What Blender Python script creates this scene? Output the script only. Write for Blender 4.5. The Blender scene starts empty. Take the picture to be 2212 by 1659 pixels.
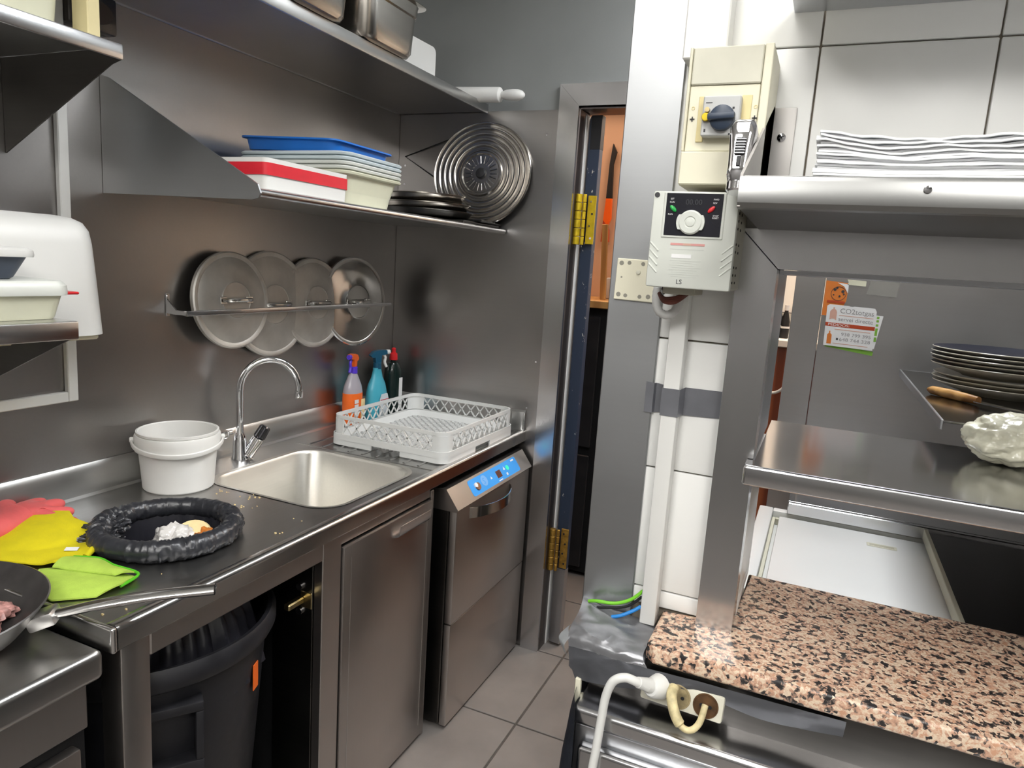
import bpy, bmesh, math, random
from mathutils import Vector, Matrix, Euler, noise
random.seed(7)
PI = math.pi
SC = bpy.context.scene
COL = SC.collection

# ------------------------------------------------------------------ camera
cam = bpy.data.cameras.new('camera'); camo = bpy.data.objects.new('camera', cam); COL.objects.link(camo)
camo.location = (1.607, 0.0, 1.511)
camo.rotation_mode = 'XYZ'
camo.rotation_euler = (1.4003777, -0.0650260, 0.4204640)
cam.sensor_fit = 'HORIZONTAL'; cam.sensor_width = 36.0; cam.lens = 24.736
cam.clip_start = 0.02; cam.clip_end = 60
SC.camera = camo

# ------------------------------------------------------------------ world, exposure
wd = bpy.data.worlds.new('world'); SC.world = wd; wd.use_nodes = True
wd.node_tree.nodes['Background'].inputs[0].default_value = (0.75, 0.8, 0.9, 1)
wd.node_tree.nodes['Background'].inputs[1].default_value = 0.03
SC.view_settings.view_transform = 'Standard'
SC.view_settings.look = 'None'
SC.view_settings.exposure = 0.0
SC.view_settings.gamma = 1.0
SC.view_settings.use_curve_mapping = False

# light levels of the lamps built further down
LAMP_AISLE = 9.5     # emission of the lamp above the sink aisle
LAMP_REAR = 22.0      # emission of the two lamps behind the photographer
LAMP_FREEZER = 30.0   # emission of the lamp above the chest freezer
LAMP_BAR = 17.0        # emission of the warm bar lamps

# ------------------------------------------------------------------ helpers
def new_bm(): return bmesh.new()

def add_box(bm, x0, x1, y0, y1, z0, z1, bev=0.0, seg=2, M=None):
    r = bmesh.ops.create_cube(bm, size=1.0)
    vs = r['verts']
    for v in vs:
        v.co = Vector(((x0+x1)/2+v.co.x*(x1-x0), (y0+y1)/2+v.co.y*(y1-y0), (z0+z1)/2+v.co.z*(z1-z0)))
    if bev > 0:
        es = list({e for v in vs for e in v.link_edges})
        bev = min(bev, 0.49*min(abs(x1-x0), abs(y1-y0), abs(z1-z0)))
        r2 = bmesh.ops.bevel(bm, geom=es, offset=bev, segments=seg, profile=0.5, affect='EDGES')
        vs = list({v for v in r2['verts']} | {v for v in vs if v.is_valid})
    if M is not None:
        for v in vs: v.co = M @ v.co
    return vs

def loft(bm, rings, closed=True, cap0=True, cap1=True, cyclic=False):
    VR = [[bm.verts.new(p) for p in ring] for ring in rings]
    n = len(VR[0])
    pairs = list(zip(VR[:-1], VR[1:]))
    if cyclic: pairs.append((VR[-1], VR[0]))
    for a, b in pairs:
        for i in range(n if closed else n-1):
            j = (i+1) % n
            try: bm.faces.new((a[i], a[j], b[j], b[i]))
            except ValueError: pass
    if closed and not cyclic:
        if cap0:
            try: bm.faces.new(list(reversed(VR[0])))
            except ValueError: pass
        if cap1:
            try: bm.faces.new(VR[-1])
            except ValueError: pass
    return VR

def add_lathe(bm, prof, M=None, n=40, cap0=False, cap1=False):
    """prof: (radius, height) around local z"""
    M = M or Matrix()
    rings = []
    for r, h in prof:
        rings.append([M @ Vector((r*math.cos(2*PI*k/n), r*math.sin(2*PI*k/n), h)) for k in range(n)])
    loft(bm, rings, True, cap0, cap1)

def add_cyl(bm, p0, p1, r0, r1=None, n=20, bev=0.0):
    p0 = Vector(p0); p1 = Vector(p1); r1 = r0 if r1 is None else r1
    d = p1-p0; L = d.length
    q = d.to_track_quat('Z', 'Y').to_matrix().to_4x4()
    M = Matrix.Translation(p0) @ q
    if bev > 0:
        prof = [(r0-bev, 0), (r0, bev), (r1, L-bev), (r1-bev, L)]
    else:
        prof = [(r0, 0), (r1, L)]
    add_lathe(bm, prof, M, n, True, True)

def spline(pts, sub=8, closed=False):
    P = [Vector(p) for p in pts]; n = len(P); out = []
    rng = range(n if closed else n-1)
    for i in rng:
        if closed: a, b, c, d = P[(i-1) % n], P[i], P[(i+1) % n], P[(i+2) % n]
        else: a, b, c, d = P[max(i-1, 0)], P[i], P[i+1], P[min(i+2, n-1)]
        for k in range(sub):
            t = k/sub
            out.append(0.5*((2*b)+(-a+c)*t+(2*a-5*b+4*c-d)*t*t+(-a+3*b-3*c+d)*t*t*t))
    if not closed: out.append(P[-1])
    return out

def add_tube(bm, pts, r, n=12, closed=False, sx=1.0, rad=None, cap=True):
    """tube along points; rad optional per-point function/list; sx squashes second frame axis"""
    P = [Vector(p) for p in pts]; m = len(P)
    T = []
    for i in range(m):
        if closed: t = P[(i+1) % m]-P[(i-1) % m]
        else: t = P[min(i+1, m-1)]-P[max(i-1, 0)]
        T.append(t.normalized())
    up = Vector((0, 0, 1))
    if abs(T[0].dot(up)) > 0.95: up = Vector((1, 0, 0))
    u = (up - T[0]*up.dot(T[0])).normalized()
    rings = []
    for i in range(m):
        u = (u - T[i]*u.dot(T[i])).normalized()
        w = T[i].cross(u)
        rr = r if rad is None else (rad(i/(m-1)) if callable(rad) else rad[i])
        rings.append([P[i]+u*(rr*math.cos(2*PI*k/n))*sx+w*(rr*math.sin(2*PI*k/n)) for k in range(n)])
    loft(bm, rings, True, cap, cap, cyclic=closed)

def add_prism(bm, poly, thick, M=None):
    """poly: 2D points in local xy, extruded 0..thick along local z"""
    M = M or Matrix()
    a = [M @ Vector((x, y, 0)) for x, y in poly]
    b = [M @ Vector((x, y, thick)) for x, y in poly]
    loft(bm, [a, b])

def rrect(w, h, r, n=6, cx=0.0, cy=0.0):
    pts = []
    for (sx, sy, a0) in ((1, 1, 0), (-1, 1, PI/2), (-1, -1, PI), (1, -1, 3*PI/2)):
        for k in range(n+1):
            a = a0+PI/2*k/n
            pts.append((cx+sx*(w/2-r)+r*math.cos(a), cy+sy*(h/2-r)+r*math.sin(a)))
    return pts

def plate_holes(bm, outer, holes, z):
    es = []
    for loop in [outer]+holes:
        vs = [bm.verts.new((x, y, z)) for x, y in loop]
        for i in range(len(vs)):
            es.append(bm.edges.new((vs[i], vs[(i+1) % len(vs)])))
    r = bmesh.ops.triangle_fill(bm, use_beauty=True, use_dissolve=False, edges=es)
    fs = [g for g in r['geom'] if isinstance(g, bmesh.types.BMFace)]
    for f in fs:
        f.normal_update()
        if f.normal.z < 0: f.normal_flip()

def frame_M(o, x, y):
    """matrix with local x,y axes given (z = x cross y) at origin o"""
    x = Vector(x).normalized(); y = Vector(y); y = (y-x*y.dot(x)).normalized(); z = x.cross(y)
    M = Matrix((x, y, z)).transposed().to_4x4(); M.translation = Vector(o)
    return M

def finish(bm, name, mat, smooth=35, recalc=True):
    if recalc: bmesh.ops.recalc_face_normals(bm, faces=bm.faces[:])
    lim = math.radians(smooth)
    for e in bm.edges:
        if len(e.link_faces) == 2:
            e.smooth = e.calc_face_angle(0) < lim
        else: e.smooth = True
    for f in bm.faces: f.smooth = True
    me = bpy.data.meshes.new(name); bm.to_mesh(me); bm.free()
    if mat is not None: me.materials.append(mat)
    return me

def wloc(o):
    l = Vector((0, 0, 0))
    while o is not None:
        l = l+Vector(o.location); o = o.parent
    return l

def obj(name, bm, mat, parent=None, origin=None, smooth=35, label=None, kind=None, recalc=True):
    """link a bmesh given in world coordinates as one mesh object"""
    o = bpy.data.objects.new(name, None) if False else None
    base = wloc(parent) if parent is not None else Vector((0, 0, 0))
    if origin is None:
        if parent is None:
            xs = [v.co for v in bm.verts]
            lo = Vector((min(c.x for c in xs), min(c.y for c in xs), min(c.z for c in xs)))
            hi = Vector((max(c.x for c in xs), max(c.y for c in xs), max(c.z for c in xs)))
            origin = Vector(((lo.x+hi.x)/2, (lo.y+hi.y)/2, lo.z))
        else: origin = base
    origin = Vector(origin)
    bmesh.ops.translate(bm, verts=bm.verts[:], vec=-origin)
    me = finish(bm, name, mat, smooth, recalc)
    o = bpy.data.objects.new(name, me); COL.objects.link(o)
    o.location = origin-base
    if parent is not None: o.parent = parent
    if label: o['label'] = label
    if kind: o['kind'] = kind
    return o

def thing(name, label, cat, loc, group=None):
    o = bpy.data.objects.new(name, None); COL.objects.link(o)
    o.empty_display_size = 0.05
    o.location = loc; o['label'] = label; o['category'] = cat
    if group: o['group'] = group
    return o

def tag(o, label, cat, group=None):
    o['label'] = label; o['category'] = cat
    if group: o['group'] = group
    return o

def struct(o, label=None):
    o['kind'] = 'structure'
    if label: o['label'] = label
    return o

def boxobj(name, x0, x1, y0, y1, z0, z1, mat, parent=None, bev=0.0, label=None, seg=2):
    bm = new_bm(); add_box(bm, x0, x1, y0, y1, z0, z1, bev, seg)
    return obj(name, bm, mat, parent, label=label)

def text_bm(txt, size, M, depth=0.0002, align='LEFT'):
    cu = bpy.data.curves.new('txt', 'FONT'); cu.body = txt; cu.size = size; cu.extrude = depth; cu.align_x = align
    cu.resolution_u = 3
    to = bpy.data.objects.new('txt', cu); COL.objects.link(to)
    dg = bpy.context.evaluated_depsgraph_get()
    me = bpy.data.meshes.new_from_object(to.evaluated_get(dg))
    bm = new_bm(); bm.from_mesh(me)
    bpy.data.meshes.remove(me); bpy.data.objects.remove(to); bpy.data.curves.remove(cu)
    bmesh.ops.transform(bm, matrix=M, verts=bm.verts[:])
    return bm

def textobj(name, txt, size, M, mat, parent, align='LEFT', depth=0.0002):
    return obj(name, text_bm(txt, size, M, depth, align), mat, parent)

# ------------------------------------------------------------------ materials
def nodes(name):
    m = bpy.data.materials.new(name); m.use_nodes = True
    nt = m.node_tree; b = nt.nodes['Principled BSDF']
    return m, nt, b

def lnk(nt, a, b): nt.links.new(a, b)

def coords(nt, scale=(1, 1, 1), kind='Object'):
    tc = nt.nodes.new('ShaderNodeTexCoord'); mp = nt.nodes.new('ShaderNodeMapping')
    mp.inputs['Scale'].default_value = scale
    lnk(nt, tc.outputs[kind], mp.inputs['Vector']); return mp.outputs[0]

def noise_tex(nt, vec, scale=5, detail=4, rough=0.5):
    n = nt.nodes.new('ShaderNodeTexNoise'); n.inputs['Scale'].default_value = scale
    n.inputs['Detail'].default_value = detail; n.inputs['Roughness'].default_value = rough
    lnk(nt, vec, n.inputs['Vector']); return n.outputs['Fac']

def ramp(nt, fac, stops):
    r = nt.nodes.new('ShaderNodeValToRGB')
    el = r.color_ramp.elements
    while len(el) < len(stops): el.new(0.5)
    for e, (p, c) in zip(el, stops):
        e.position = p; e.color = c if len(c) == 4 else (*c, 1)
    lnk(nt, fac, r.inputs[0]); return r.outputs[0]

def maprange(nt, v, a, b, c, d):
    n = nt.nodes.new('ShaderNodeMapRange')
    for i, x in enumerate((a, b, c, d)): n.inputs[1+i].default_value = x
    lnk(nt, v, n.inputs[0]); return n.outputs[0]

def bump(nt, b, h, s=0.1, dist=0.01):
    n = nt.nodes.new('ShaderNodeBump'); n.inputs['Strength'].default_value = s; n.inputs['Distance'].default_value = dist
    lnk(nt, h, n.inputs['Height']); lnk(nt, n.outputs[0], b.inputs['Normal'])

def rough_range(lo, hi):
    # keep each surface either clearly glossy or clearly satin
    if lo < 0.28 < hi or 0.262 < lo < 0.29 or 0.262 < hi < 0.29:
        if (lo+hi)/2 >= 0.27: lo = 0.292; hi = max(hi, 0.33)
        else: hi = 0.258; lo = min(lo, 0.23)
    return lo, hi

def plain(name, col, rough=0.5, metal=0.0, spec=0.5, var=0.06, vscale=12, bmp=0.0, bscale=60, alpha=None, trans=0.0, sss=0.0, coat=0.0):
    """procedural plain surface: base colour with soft noise variation"""
    m, nt, b = nodes(name)
    v = coords(nt)
    f = noise_tex(nt, v, vscale, 5, 0.55)
    lo = tuple(max(0, c*(1-var)) for c in col); hi = tuple(min(1, c*(1+var)) for c in col)
    lnk(nt, ramp(nt, f, [(0.3, lo), (0.7, hi)]), b.inputs['Base Color'])
    b.inputs['Metallic'].default_value = metal
    b.inputs['Specular IOR Level'].default_value = spec
    r0, r1 = rough_range(max(0.02, rough*0.85), min(1, rough*1.15))
    lnk(nt, maprange(nt, f, 0.3, 0.7, r0, r1), b.inputs['Roughness'])
    if bmp > 0: bump(nt, b, noise_tex(nt, v, bscale, 3, 0.6), bmp, 0.004)
    if trans > 0: b.inputs['Transmission Weight'].default_value = trans
    if sss > 0:
        b.inputs['Subsurface Weight'].default_value = sss
        b.inputs['Subsurface Radius'].default_value = (0.02, 0.02, 0.02)
    if coat > 0: b.inputs['Coat Weight'].default_value = coat
    if alpha is not None: b.inputs['Alpha'].default_value = alpha
    return m

def steel(name, col=(0.56, 0.56, 0.55), rough=0.28, brush='x', stretch=60, scuff=0.35, var=0.10, bumps=0.02, wave=0.0):
    """brushed stainless steel; brush = axis along which the scratches run"""
    m, nt, b = nodes(name)
    st = min(stretch, 30)
    s = {'x': (1, st, st), 'y': (st, 1, st), 'z': (st, st, 1)}[brush]
    v = coords(nt, s); v0 = coords(nt)
    g = noise_tex(nt, v, 5, 2, 0.5)
    sm = noise_tex(nt, v0, 2.6, 3, 0.5)
    mx = nt.nodes.new('ShaderNodeMath'); mx.operation = 'MULTIPLY_ADD'
    lnk(nt, g, mx.inputs[0]); mx.inputs[1].default_value = 0.14
    lnk(nt, sm, mx.inputs[2])
    lo = tuple(c*(1-var) for c in col); hi = tuple(min(1, c*(1+var)) for c in col)
    lnk(nt, ramp(nt, mx.outputs[0], [(0.38, lo), (0.76, hi)]), b.inputs['Base Color'])
    b.inputs['Metallic'].default_value = 1.0
    r0, r1 = rough_range(rough*(1-scuff*0.5), rough*(1+scuff*0.5))
    lnk(nt, maprange(nt, mx.outputs[0], 0.35, 0.8, r0, r1), b.inputs['Roughness'])
    if wave > 0: bump(nt, b, noise_tex(nt, v0, 2.0, 1, 0.4), 0.05, 0.01)
    return m

def emit(name, col, strength):
    m, nt, b = nodes(name)
    b.inputs['Base Color'].default_value = (*col, 1)
    b.inputs['Emission Color'].default_value = (*col, 1); b.inputs['Emission Strength'].default_value = strength
    return m

def granite_mat():
    m, nt, b = nodes('pink_granite')
    v = coords(nt)
    nz = nt.nodes.new('ShaderNodeTexNoise'); nz.inputs['Scale'].default_value = 45; nz.inputs['Detail'].default_value = 3
    lnk(nt, v, nz.inputs['Vector'])
    mx = nt.nodes.new('ShaderNodeMix'); mx.data_type = 'VECTOR'; mx.inputs['Factor'].default_value = 0.012
    lnk(nt, v, mx.inputs[4]); lnk(nt, nz.outputs['Color'], mx.inputs[5])
    vo = nt.nodes.new('ShaderNodeTexVoronoi'); vo.inputs['Scale'].default_value = 175
    lnk(nt, mx.outputs[1], vo.inputs['Vector'])
    sep = nt.nodes.new('ShaderNodeSeparateColor'); lnk(nt, vo.outputs['Color'], sep.inputs[0])
    n2 = noise_tex(nt, v, 70, 4, 0.62)
    ad = nt.nodes.new('ShaderNodeMath'); ad.operation = 'MULTIPLY_ADD'
    lnk(nt, n2, ad.inputs[0]); ad.inputs[1].default_value = 1.5; 
    sc = nt.nodes.new('ShaderNodeMath'); sc.operation = 'MULTIPLY_ADD'
    lnk(nt, sep.outputs[0], sc.inputs[0]); sc.inputs[1].default_value = 0.55; sc.inputs[2].default_value = -0.53
    lnk(nt, sc.outputs[0], ad.inputs[2])
    c = ramp(nt, ad.outputs[0], [(0.0, (0.015, 0.014, 0.015)), (0.26, (0.035, 0.032, 0.032)), (0.33, (0.17, 0.135, 0.115)), (0.40, (0.50, 0.29, 0.20)),
                                 (0.52, (0.64, 0.40, 0.28)), (0.62, (0.78, 0.64, 0.48)), (0.72, (0.70, 0.55, 0.42)), (0.85, (0.60, 0.33, 0.21))])
    c.node.color_ramp.interpolation = 'LINEAR'
    lnk(nt, c, b.inputs['Base Color'])
    b.inputs['Roughness'].default_value = 0.30
    return m

def wood_mat(name, c0, c1, axis='z', rough=0.45, scale=6):
    m, nt, b = nodes(name)
    s = {'x': (0.15, 1, 1), 'y': (1, 0.15, 1), 'z': (1, 1, 0.15)}[axis]
    v = coords(nt, s)
    f = noise_tex(nt, v, scale, 6, 0.6)
    w = nt.nodes.new('ShaderNodeTexWave'); w.inputs['Scale'].default_value = scale*0.8; w.inputs['Distortion'].default_value = 6
    lnk(nt, v, w.inputs['Vector'])
    mu = nt.nodes.new('ShaderNodeMath'); mu.operation = 'MULTIPLY'
    lnk(nt, f, mu.inputs[0]); lnk(nt, w.outputs['Fac'], mu.inputs[1])
    lnk(nt, ramp(nt, mu.outputs[0], [(0.1, c0), (0.6, c1)]), b.inputs['Base Color'])
    b.inputs['Roughness'].default_value = rough
    return m

def chipped(name, col, chip, amount=0.62, rough=0.45):
    m, nt, b = nodes(name)
    v = coords(nt, (1, 1, 0.6))
    f = noise_tex(nt, v, 55, 5, 0.7)
    lnk(nt, ramp(nt, f, [(amount, col), (amount+0.03, chip)]), b.inputs['Base Color'])
    b.inputs['Roughness'].default_value = rough
    return m

ST_WALL = steel('steel_wall_sheet', (0.43, 0.415, 0.405), 0.30, 'x', 40, 0.25, 0.08, 0.02, wave=1.0)
ST_COUNTER = steel('steel_worktop', (0.44, 0.435, 0.425), 0.27, 'y', 60, 0.4, 0.15, 0.03)
ST_SHELF = steel('steel_shelf', (0.58, 0.58, 0.57), 0.27, 'y', 70, 0.3, 0.08, 0.02)
ST_DOOR = steel('steel_door_front', (0.50, 0.47, 0.45), 0.32, 'z', 70, 0.2, 0.06, 0.02)
ST_FRAME = steel('steel_frame', (0.62, 0.62, 0.63), 0.24, 'z', 60, 0.3, 0.08, 0.02)
ST_FRAMEX = steel('steel_frame_long', (0.64, 0.64, 0.65), 0.22, 'x', 60, 0.3, 0.08, 0.02)
ST_CLAD = steel('steel_cladding', (0.43, 0.44, 0.45), 0.42, 'x', 60, 0.2, 0.06, 0.015)
ST_DULL = steel('steel_dull_panel', (0.50, 0.51, 0.53), 0.36, 'x', 60, 0.3, 0.08, 0.02)
ST_DARK = steel('steel_dark_and_shaded', (0.10, 0.095, 0.09), 0.30, 'x', 30, 0.4, 0.3, 0.02)  # real dark trays, also parts darkened for shade and reflection
ST_PAN = steel('steel_pan', (0.52, 0.49, 0.45), 0.22, 'y', 25, 0.5, 0.15, 0.02)
ST_BRK = steel('steel_satin_bracket', (0.58, 0.56, 0.54), 0.62, 'z', 30, 0.2, 0.06)
ST_LIPX = steel('steel_satin_lip', (0.28, 0.28, 0.275), 0.32, 'x', 30, 0.2, 0.06)
ST_JAMB = steel('steel_brown_jamb', (0.16, 0.14, 0.135), 0.40, 'z', 30, 0.2, 0.1)
ST_LIP = steel('steel_polished_edge', (0.62, 0.61, 0.60), 0.20, 'y', 30, 0.2, 0.06)
CHROME = plain('chrome', (0.80, 0.80, 0.82), 0.06, 1.0, var=0.02)
ALU = plain('aluminium_lid', (0.62, 0.60, 0.565), 0.55, 1.0, var=0.18, vscale=9, bmp=0.05, bscale=40)
ALU_BR = plain('polished_lid', (0.60, 0.59, 0.57), 0.14, 1.0, var=0.1, vscale=8)
ALU_PAN = plain('cast_aluminium', (0.55, 0.54, 0.53), 0.35, 1.0, var=0.15)
GREY_PAINT = plain('grey_wall_paint', (0.23, 0.24, 0.238), 0.5, 0.0, 0.35, 0.05, 3, 0.05, 140)
WHITE_PLASTIC = plain('white_plastic', (0.72, 0.72, 0.70), 0.4, 0, 0.5, 0.03, 5)
MILKY = plain('milky_plastic', (0.66, 0.68, 0.64), 0.35, 0, 0.5, 0.04, 6, sss=0.15)
MILKY_Y = plain('cream_plastic', (0.62, 0.62, 0.48), 0.35, 0, 0.5, 0.06, 9, sss=0.1)
MILKY_B = plain('cool_milky_plastic', (0.55, 0.63, 0.66), 0.32, 0, 0.5, 0.04, 6, sss=0.1)
BUCKET = plain('bucket_plastic', (0.78, 0.775, 0.75), 0.38, 0, 0.5, 0.05, 7, sss=0.1)
RACK = plain('rack_plastic', (0.66, 0.67, 0.66), 0.42, 0, 0.5, 0.04, 6)
CREAM = plain('aged_cream_plastic', (0.72, 0.69, 0.55), 0.45, 0, 0.4, 0.07, 8)
CREAM_D = plain('beige_lid_plastic', (0.60, 0.585, 0.49), 0.5, 0, 0.4, 0.09, 10)
YELLOWED = plain('yellowed_plastic', (0.70, 0.60, 0.32), 0.5, 0, 0.4, 0.08, 14)
DRIVE = plain('drive_grey_plastic', (0.60, 0.62, 0.575), 0.5, 0, 0.4, 0.03, 6)
DRIVE_D = plain('drive_side_plastic', (0.36, 0.35, 0.29), 0.55, 0, 0.4, 0.08, 14)
BLACK_PANEL = plain('black_keypad_film', (0.012, 0.012, 0.018), 0.22, 0, 0.5, 0.1, 6)
BLACK = plain('black_plastic', (0.014, 0.014, 0.016), 0.5, 0, 0.4, 0.15, 10)
BLACK_IN = plain('black_inside', (0.006, 0.006, 0.007), 0.7, 0, 0.3, 0.1, 6)
BIN_MAT = plain('bin_black_plastic', (0.013, 0.013, 0.016), 0.45, 0, 0.45, 0.25, 18, 0.06, 90)
NAVY = plain('navy_plastic', (0.03, 0.045, 0.075), 0.42, 0, 0.5, 0.1, 8)
NAVY_T = plain('navy_tub_plastic', (0.05, 0.065, 0.10), 0.35, 0, 0.5, 0.12, 8)
BLUE = plain('blue_lid_plastic', (0.015, 0.16, 0.58), 0.4, 0, 0.5, 0.06, 8)
RED_TAPE = plain('red_tape', (0.62, 0.02, 0.035), 0.45, 0, 0.4, 0.08, 30)
RED = plain('red_plastic', (0.60, 0.015, 0.02), 0.35, 0, 0.5, 0.05, 8)
GREEN_B = plain('green_button', (0.01, 0.35, 0.06), 0.35, 0, 0.5, 0.05, 8)
ORANGE = plain('orange_label', (0.80, 0.14, 0.015), 0.45, 0, 0.4, 0.08, 20)
ORANGE_P = plain('orange_plastic', (0.85, 0.13, 0.01), 0.35, 0, 0.5, 0.04, 8)
VIOLET = plain('violet_plastic', (0.09, 0.04, 0.55), 0.35, 0, 0.5, 0.05, 8)
CLEARISH = plain('frosted_bottle', (0.55, 0.52, 0.58), 0.25, 0, 0.5, 0.05, 8, trans=0.35)
TEAL = plain('teal_plastic', (0.06, 0.38, 0.50), 0.35, 0, 0.5, 0.06, 8)
PETROL = plain('petrol_blue_plastic', (0.008, 0.075, 0.14), 0.35, 0, 0.5, 0.05, 8)
DGREEN = plain('dark_green_bottle', (0.006, 0.016, 0.014), 0.15, 0, 0.5, 0.1, 6)
PAPER = plain('white_paper', (0.74, 0.75, 0.76), 0.75, 0, 0.2, 0.03, 15)
LABEL_W = plain('pale_label', (0.62, 0.68, 0.72), 0.5, 0, 0.3, 0.04, 15)
PRINT = plain('grey_print', (0.30, 0.30, 0.31), 0.6, 0, 0.3, 0.05, 20)
PRINT_D = plain('dark_print', (0.05, 0.05, 0.055), 0.6, 0, 0.3, 0.05, 20)
PRINT_W = plain('white_print', (0.75, 0.75, 0.75), 0.6, 0, 0.3, 0.02, 20)
PRINT_R = plain('red_brown_print', (0.42, 0.06, 0.02), 0.6, 0, 0.3, 0.06, 20)
PRINT_O = plain('orange_print', (0.66, 0.20, 0.04), 0.6, 0, 0.3, 0.1, 20)
PRINT_P = plain('salmon_print', (0.60, 0.36, 0.29), 0.6, 0, 0.3, 0.05, 20)
PRINT_G = plain('green_print', (0.20, 0.42, 0.06), 0.6, 0, 0.3, 0.05, 20)
PINK_PR = plain('pink_print', (0.62, 0.30, 0.28), 0.6, 0, 0.3, 0.05, 20)
MASK = plain('masking_tape', (0.66, 0.66, 0.52), 0.7, 0, 0.2, 0.05, 30)
TILE_W = plain('white_glazed_tile', (0.80, 0.80, 0.78), 0.30, 0, 0.4, 0.03, 4)
GROUT = plain('old_grout', (0.30, 0.26, 0.21), 0.8, 0, 0.2, 0.25, 20)
FLOOR_T = plain('floor_tile_stone', (0.175, 0.160, 0.150), 0.42, 0, 0.4, 0.16, 5, 0.03, 60)
FLOOR_G = plain('floor_grout', (0.075, 0.068, 0.062), 0.8, 0, 0.2, 0.2, 20)
CEIL = plain('ceiling_paint', (0.80, 0.80, 0.78), 0.7, 0, 0.2, 0.03, 3)
ROOMW = plain('kitchen_wall_rear', (0.16, 0.155, 0.15), 0.4, 0, 0.5, 0.08, 2)
ROOMR = plain('kitchen_wall_right', (0.62, 0.615, 0.60), 0.3, 0, 0.5, 0.05, 2)
GRANITE = granite_mat()
TAPE = plain('silver_duct_tape', (0.50, 0.505, 0.53), 0.27, 0.6, 0.5, 0.10, 14, 0.22, 35)
TAPE_D = plain('grey_duct_tape', (0.22, 0.225, 0.25), 0.38, 0.5, 0.5, 0.10, 14, 0.15, 35)
CABLE_W = plain('white_cable', (0.70, 0.70, 0.68), 0.45, 0, 0.4, 0.04, 12)
CABLE_Y = plain('yellowed_cable', (0.62, 0.53, 0.30), 0.55, 0, 0.4, 0.35, 60)
GRIME = plain('grimy_brown', (0.09, 0.045, 0.018), 0.6, 0, 0.3, 0.5, 60)
WIRE_BR = plain('brown_wire', (0.10, 0.022, 0.012), 0.45, 0, 0.4, 0.1, 20)
WIRE_G = plain('green_wire', (0.18, 0.55, 0.03), 0.45, 0, 0.4, 0.1, 20)
WIRE_B = plain('blue_wire', (0.02, 0.22, 0.62), 0.45, 0, 0.4, 0.1, 20)
GLOVE = plain('red_rubber', (0.70, 0.12, 0.12), 0.6, 0, 0.3, 0.12, 18, 0.12, 160)
CLOTH_Y = plain('yellow_cloth', (0.62, 0.53, 0.015), 0.85, 0, 0.15, 0.08, 30, 0.25, 420)
CLOTH_G = plain('lime_cloth', (0.40, 0.56, 0.09), 0.9, 0, 0.1, 0.1, 40, 0.35, 480)
CLOTH_GE = plain('green_hem', (0.09, 0.42, 0.02), 0.9, 0, 0.1, 0.1, 40, 0.3, 480)
BAG = plain('black_bin_bag', (0.022, 0.023, 0.028), 0.30, 0, 0.6, 0.15, 20, 0.45, 38)
BAG_S = plain('black_bag_sheet', (0.018, 0.018, 0.024), 0.33, 0, 0.6, 0.15, 12, 0.35, 22)
BREAD = plain('pale_food', (0.78, 0.62, 0.33), 0.7, 0, 0.3, 0.12, 30, 0.1, 80)
CRUST = plain('orange_food', (0.55, 0.18, 0.03), 0.6, 0, 0.3, 0.25, 60, 0.2, 120)
WRAPF = plain('cling_film', (0.62, 0.60, 0.58), 0.12, 0, 0.6, 0.15, 30, 0.6, 60)
DOUGH = plain('pale_dough', (0.70, 0.68, 0.54), 0.22, 0, 0.6, 0.14, 20, 0.5, 45)
MEAT = plain('raw_meat', (0.55, 0.28, 0.25), 0.4, 0, 0.5, 0.5, 45, 0.2, 90)
NONSTICK = plain('non_stick_coating', (0.035, 0.032, 0.031), 0.4, 0, 0.4, 0.3, 40)
FREEZER = plain('freezer_white', (0.66, 0.67, 0.66), 0.32, 0, 0.5, 0.02, 4)
FREEZER_Y = plain('freezer_gasket', (0.55, 0.54, 0.44), 0.5, 0, 0.4, 0.05, 10)
PLATE_C = plain('stoneware_rim', (0.55, 0.52, 0.44), 0.25, 0, 0.5, 0.08, 12)
PLATE_B = plain('navy_glaze', (0.012, 0.013, 0.022), 0.35, 0, 0.2, 0.1, 8)
HANDLE_W = wood_mat('varnished_handle', (0.22, 0.10, 0.03), (0.55, 0.31, 0.11), 'x', 0.25, 30)
WOOD_BAR = wood_mat('bar_wood', (0.16, 0.035, 0.012), (0.40, 0.12, 0.04), 'z', 0.35, 5)
WOOD_L = wood_mat('light_wood', (0.42, 0.22, 0.07), (0.62, 0.38, 0.14), 'z', 0.5, 8)
PEACH = plain('peach_wall_paint', (0.60, 0.40, 0.28), 0.8, 0, 0.2, 0.05, 2)
BARWHITE = plain('bar_white_wall', (0.80, 0.78, 0.72), 0.6, 0, 0.3, 0.03, 3)
DARK_WOOD = wood_mat('dark_wood', (0.012, 0.008, 0.006), (0.035, 0.02, 0.015), 'z', 0.4, 8)
LEAF_BLUE = chipped('chipped_blue_paint', (0.022, 0.034, 0.062), (0.55, 0.53, 0.48), 0.66)
HINGE_Y = plain('yellow_brass', (0.62, 0.45, 0.02), 0.35, 0.55, 0.5, 0.15, 40)
HINGE_R = plain('worn_brass', (0.42, 0.25, 0.05), 0.45, 0.8, 0.5, 0.35, 60, 0.2, 120)
BRASS = plain('hinge_brass_plate', (0.42, 0.34, 0.18), 0.3, 1.0, 0.5, 0.2, 40)
PANEL_BLUE = plain('blue_control_film', (0.035, 0.30, 0.78), 0.4, 0, 0.4, 0.03, 10)
LED_GREEN = emit('green_lamp', (0.02, 0.75, 0.35), 0.6)
LIGHT_TRIM = plain('pale_ceiling_trim', (0.6, 0.6, 0.58), 0.5)
LAMP_A = emit('aisle_panel_light', (1.0, 0.985, 0.95), LAMP_AISLE)
LAMP_R = emit('rear_panel_light', (1.0, 0.985, 0.95), LAMP_REAR)
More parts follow.
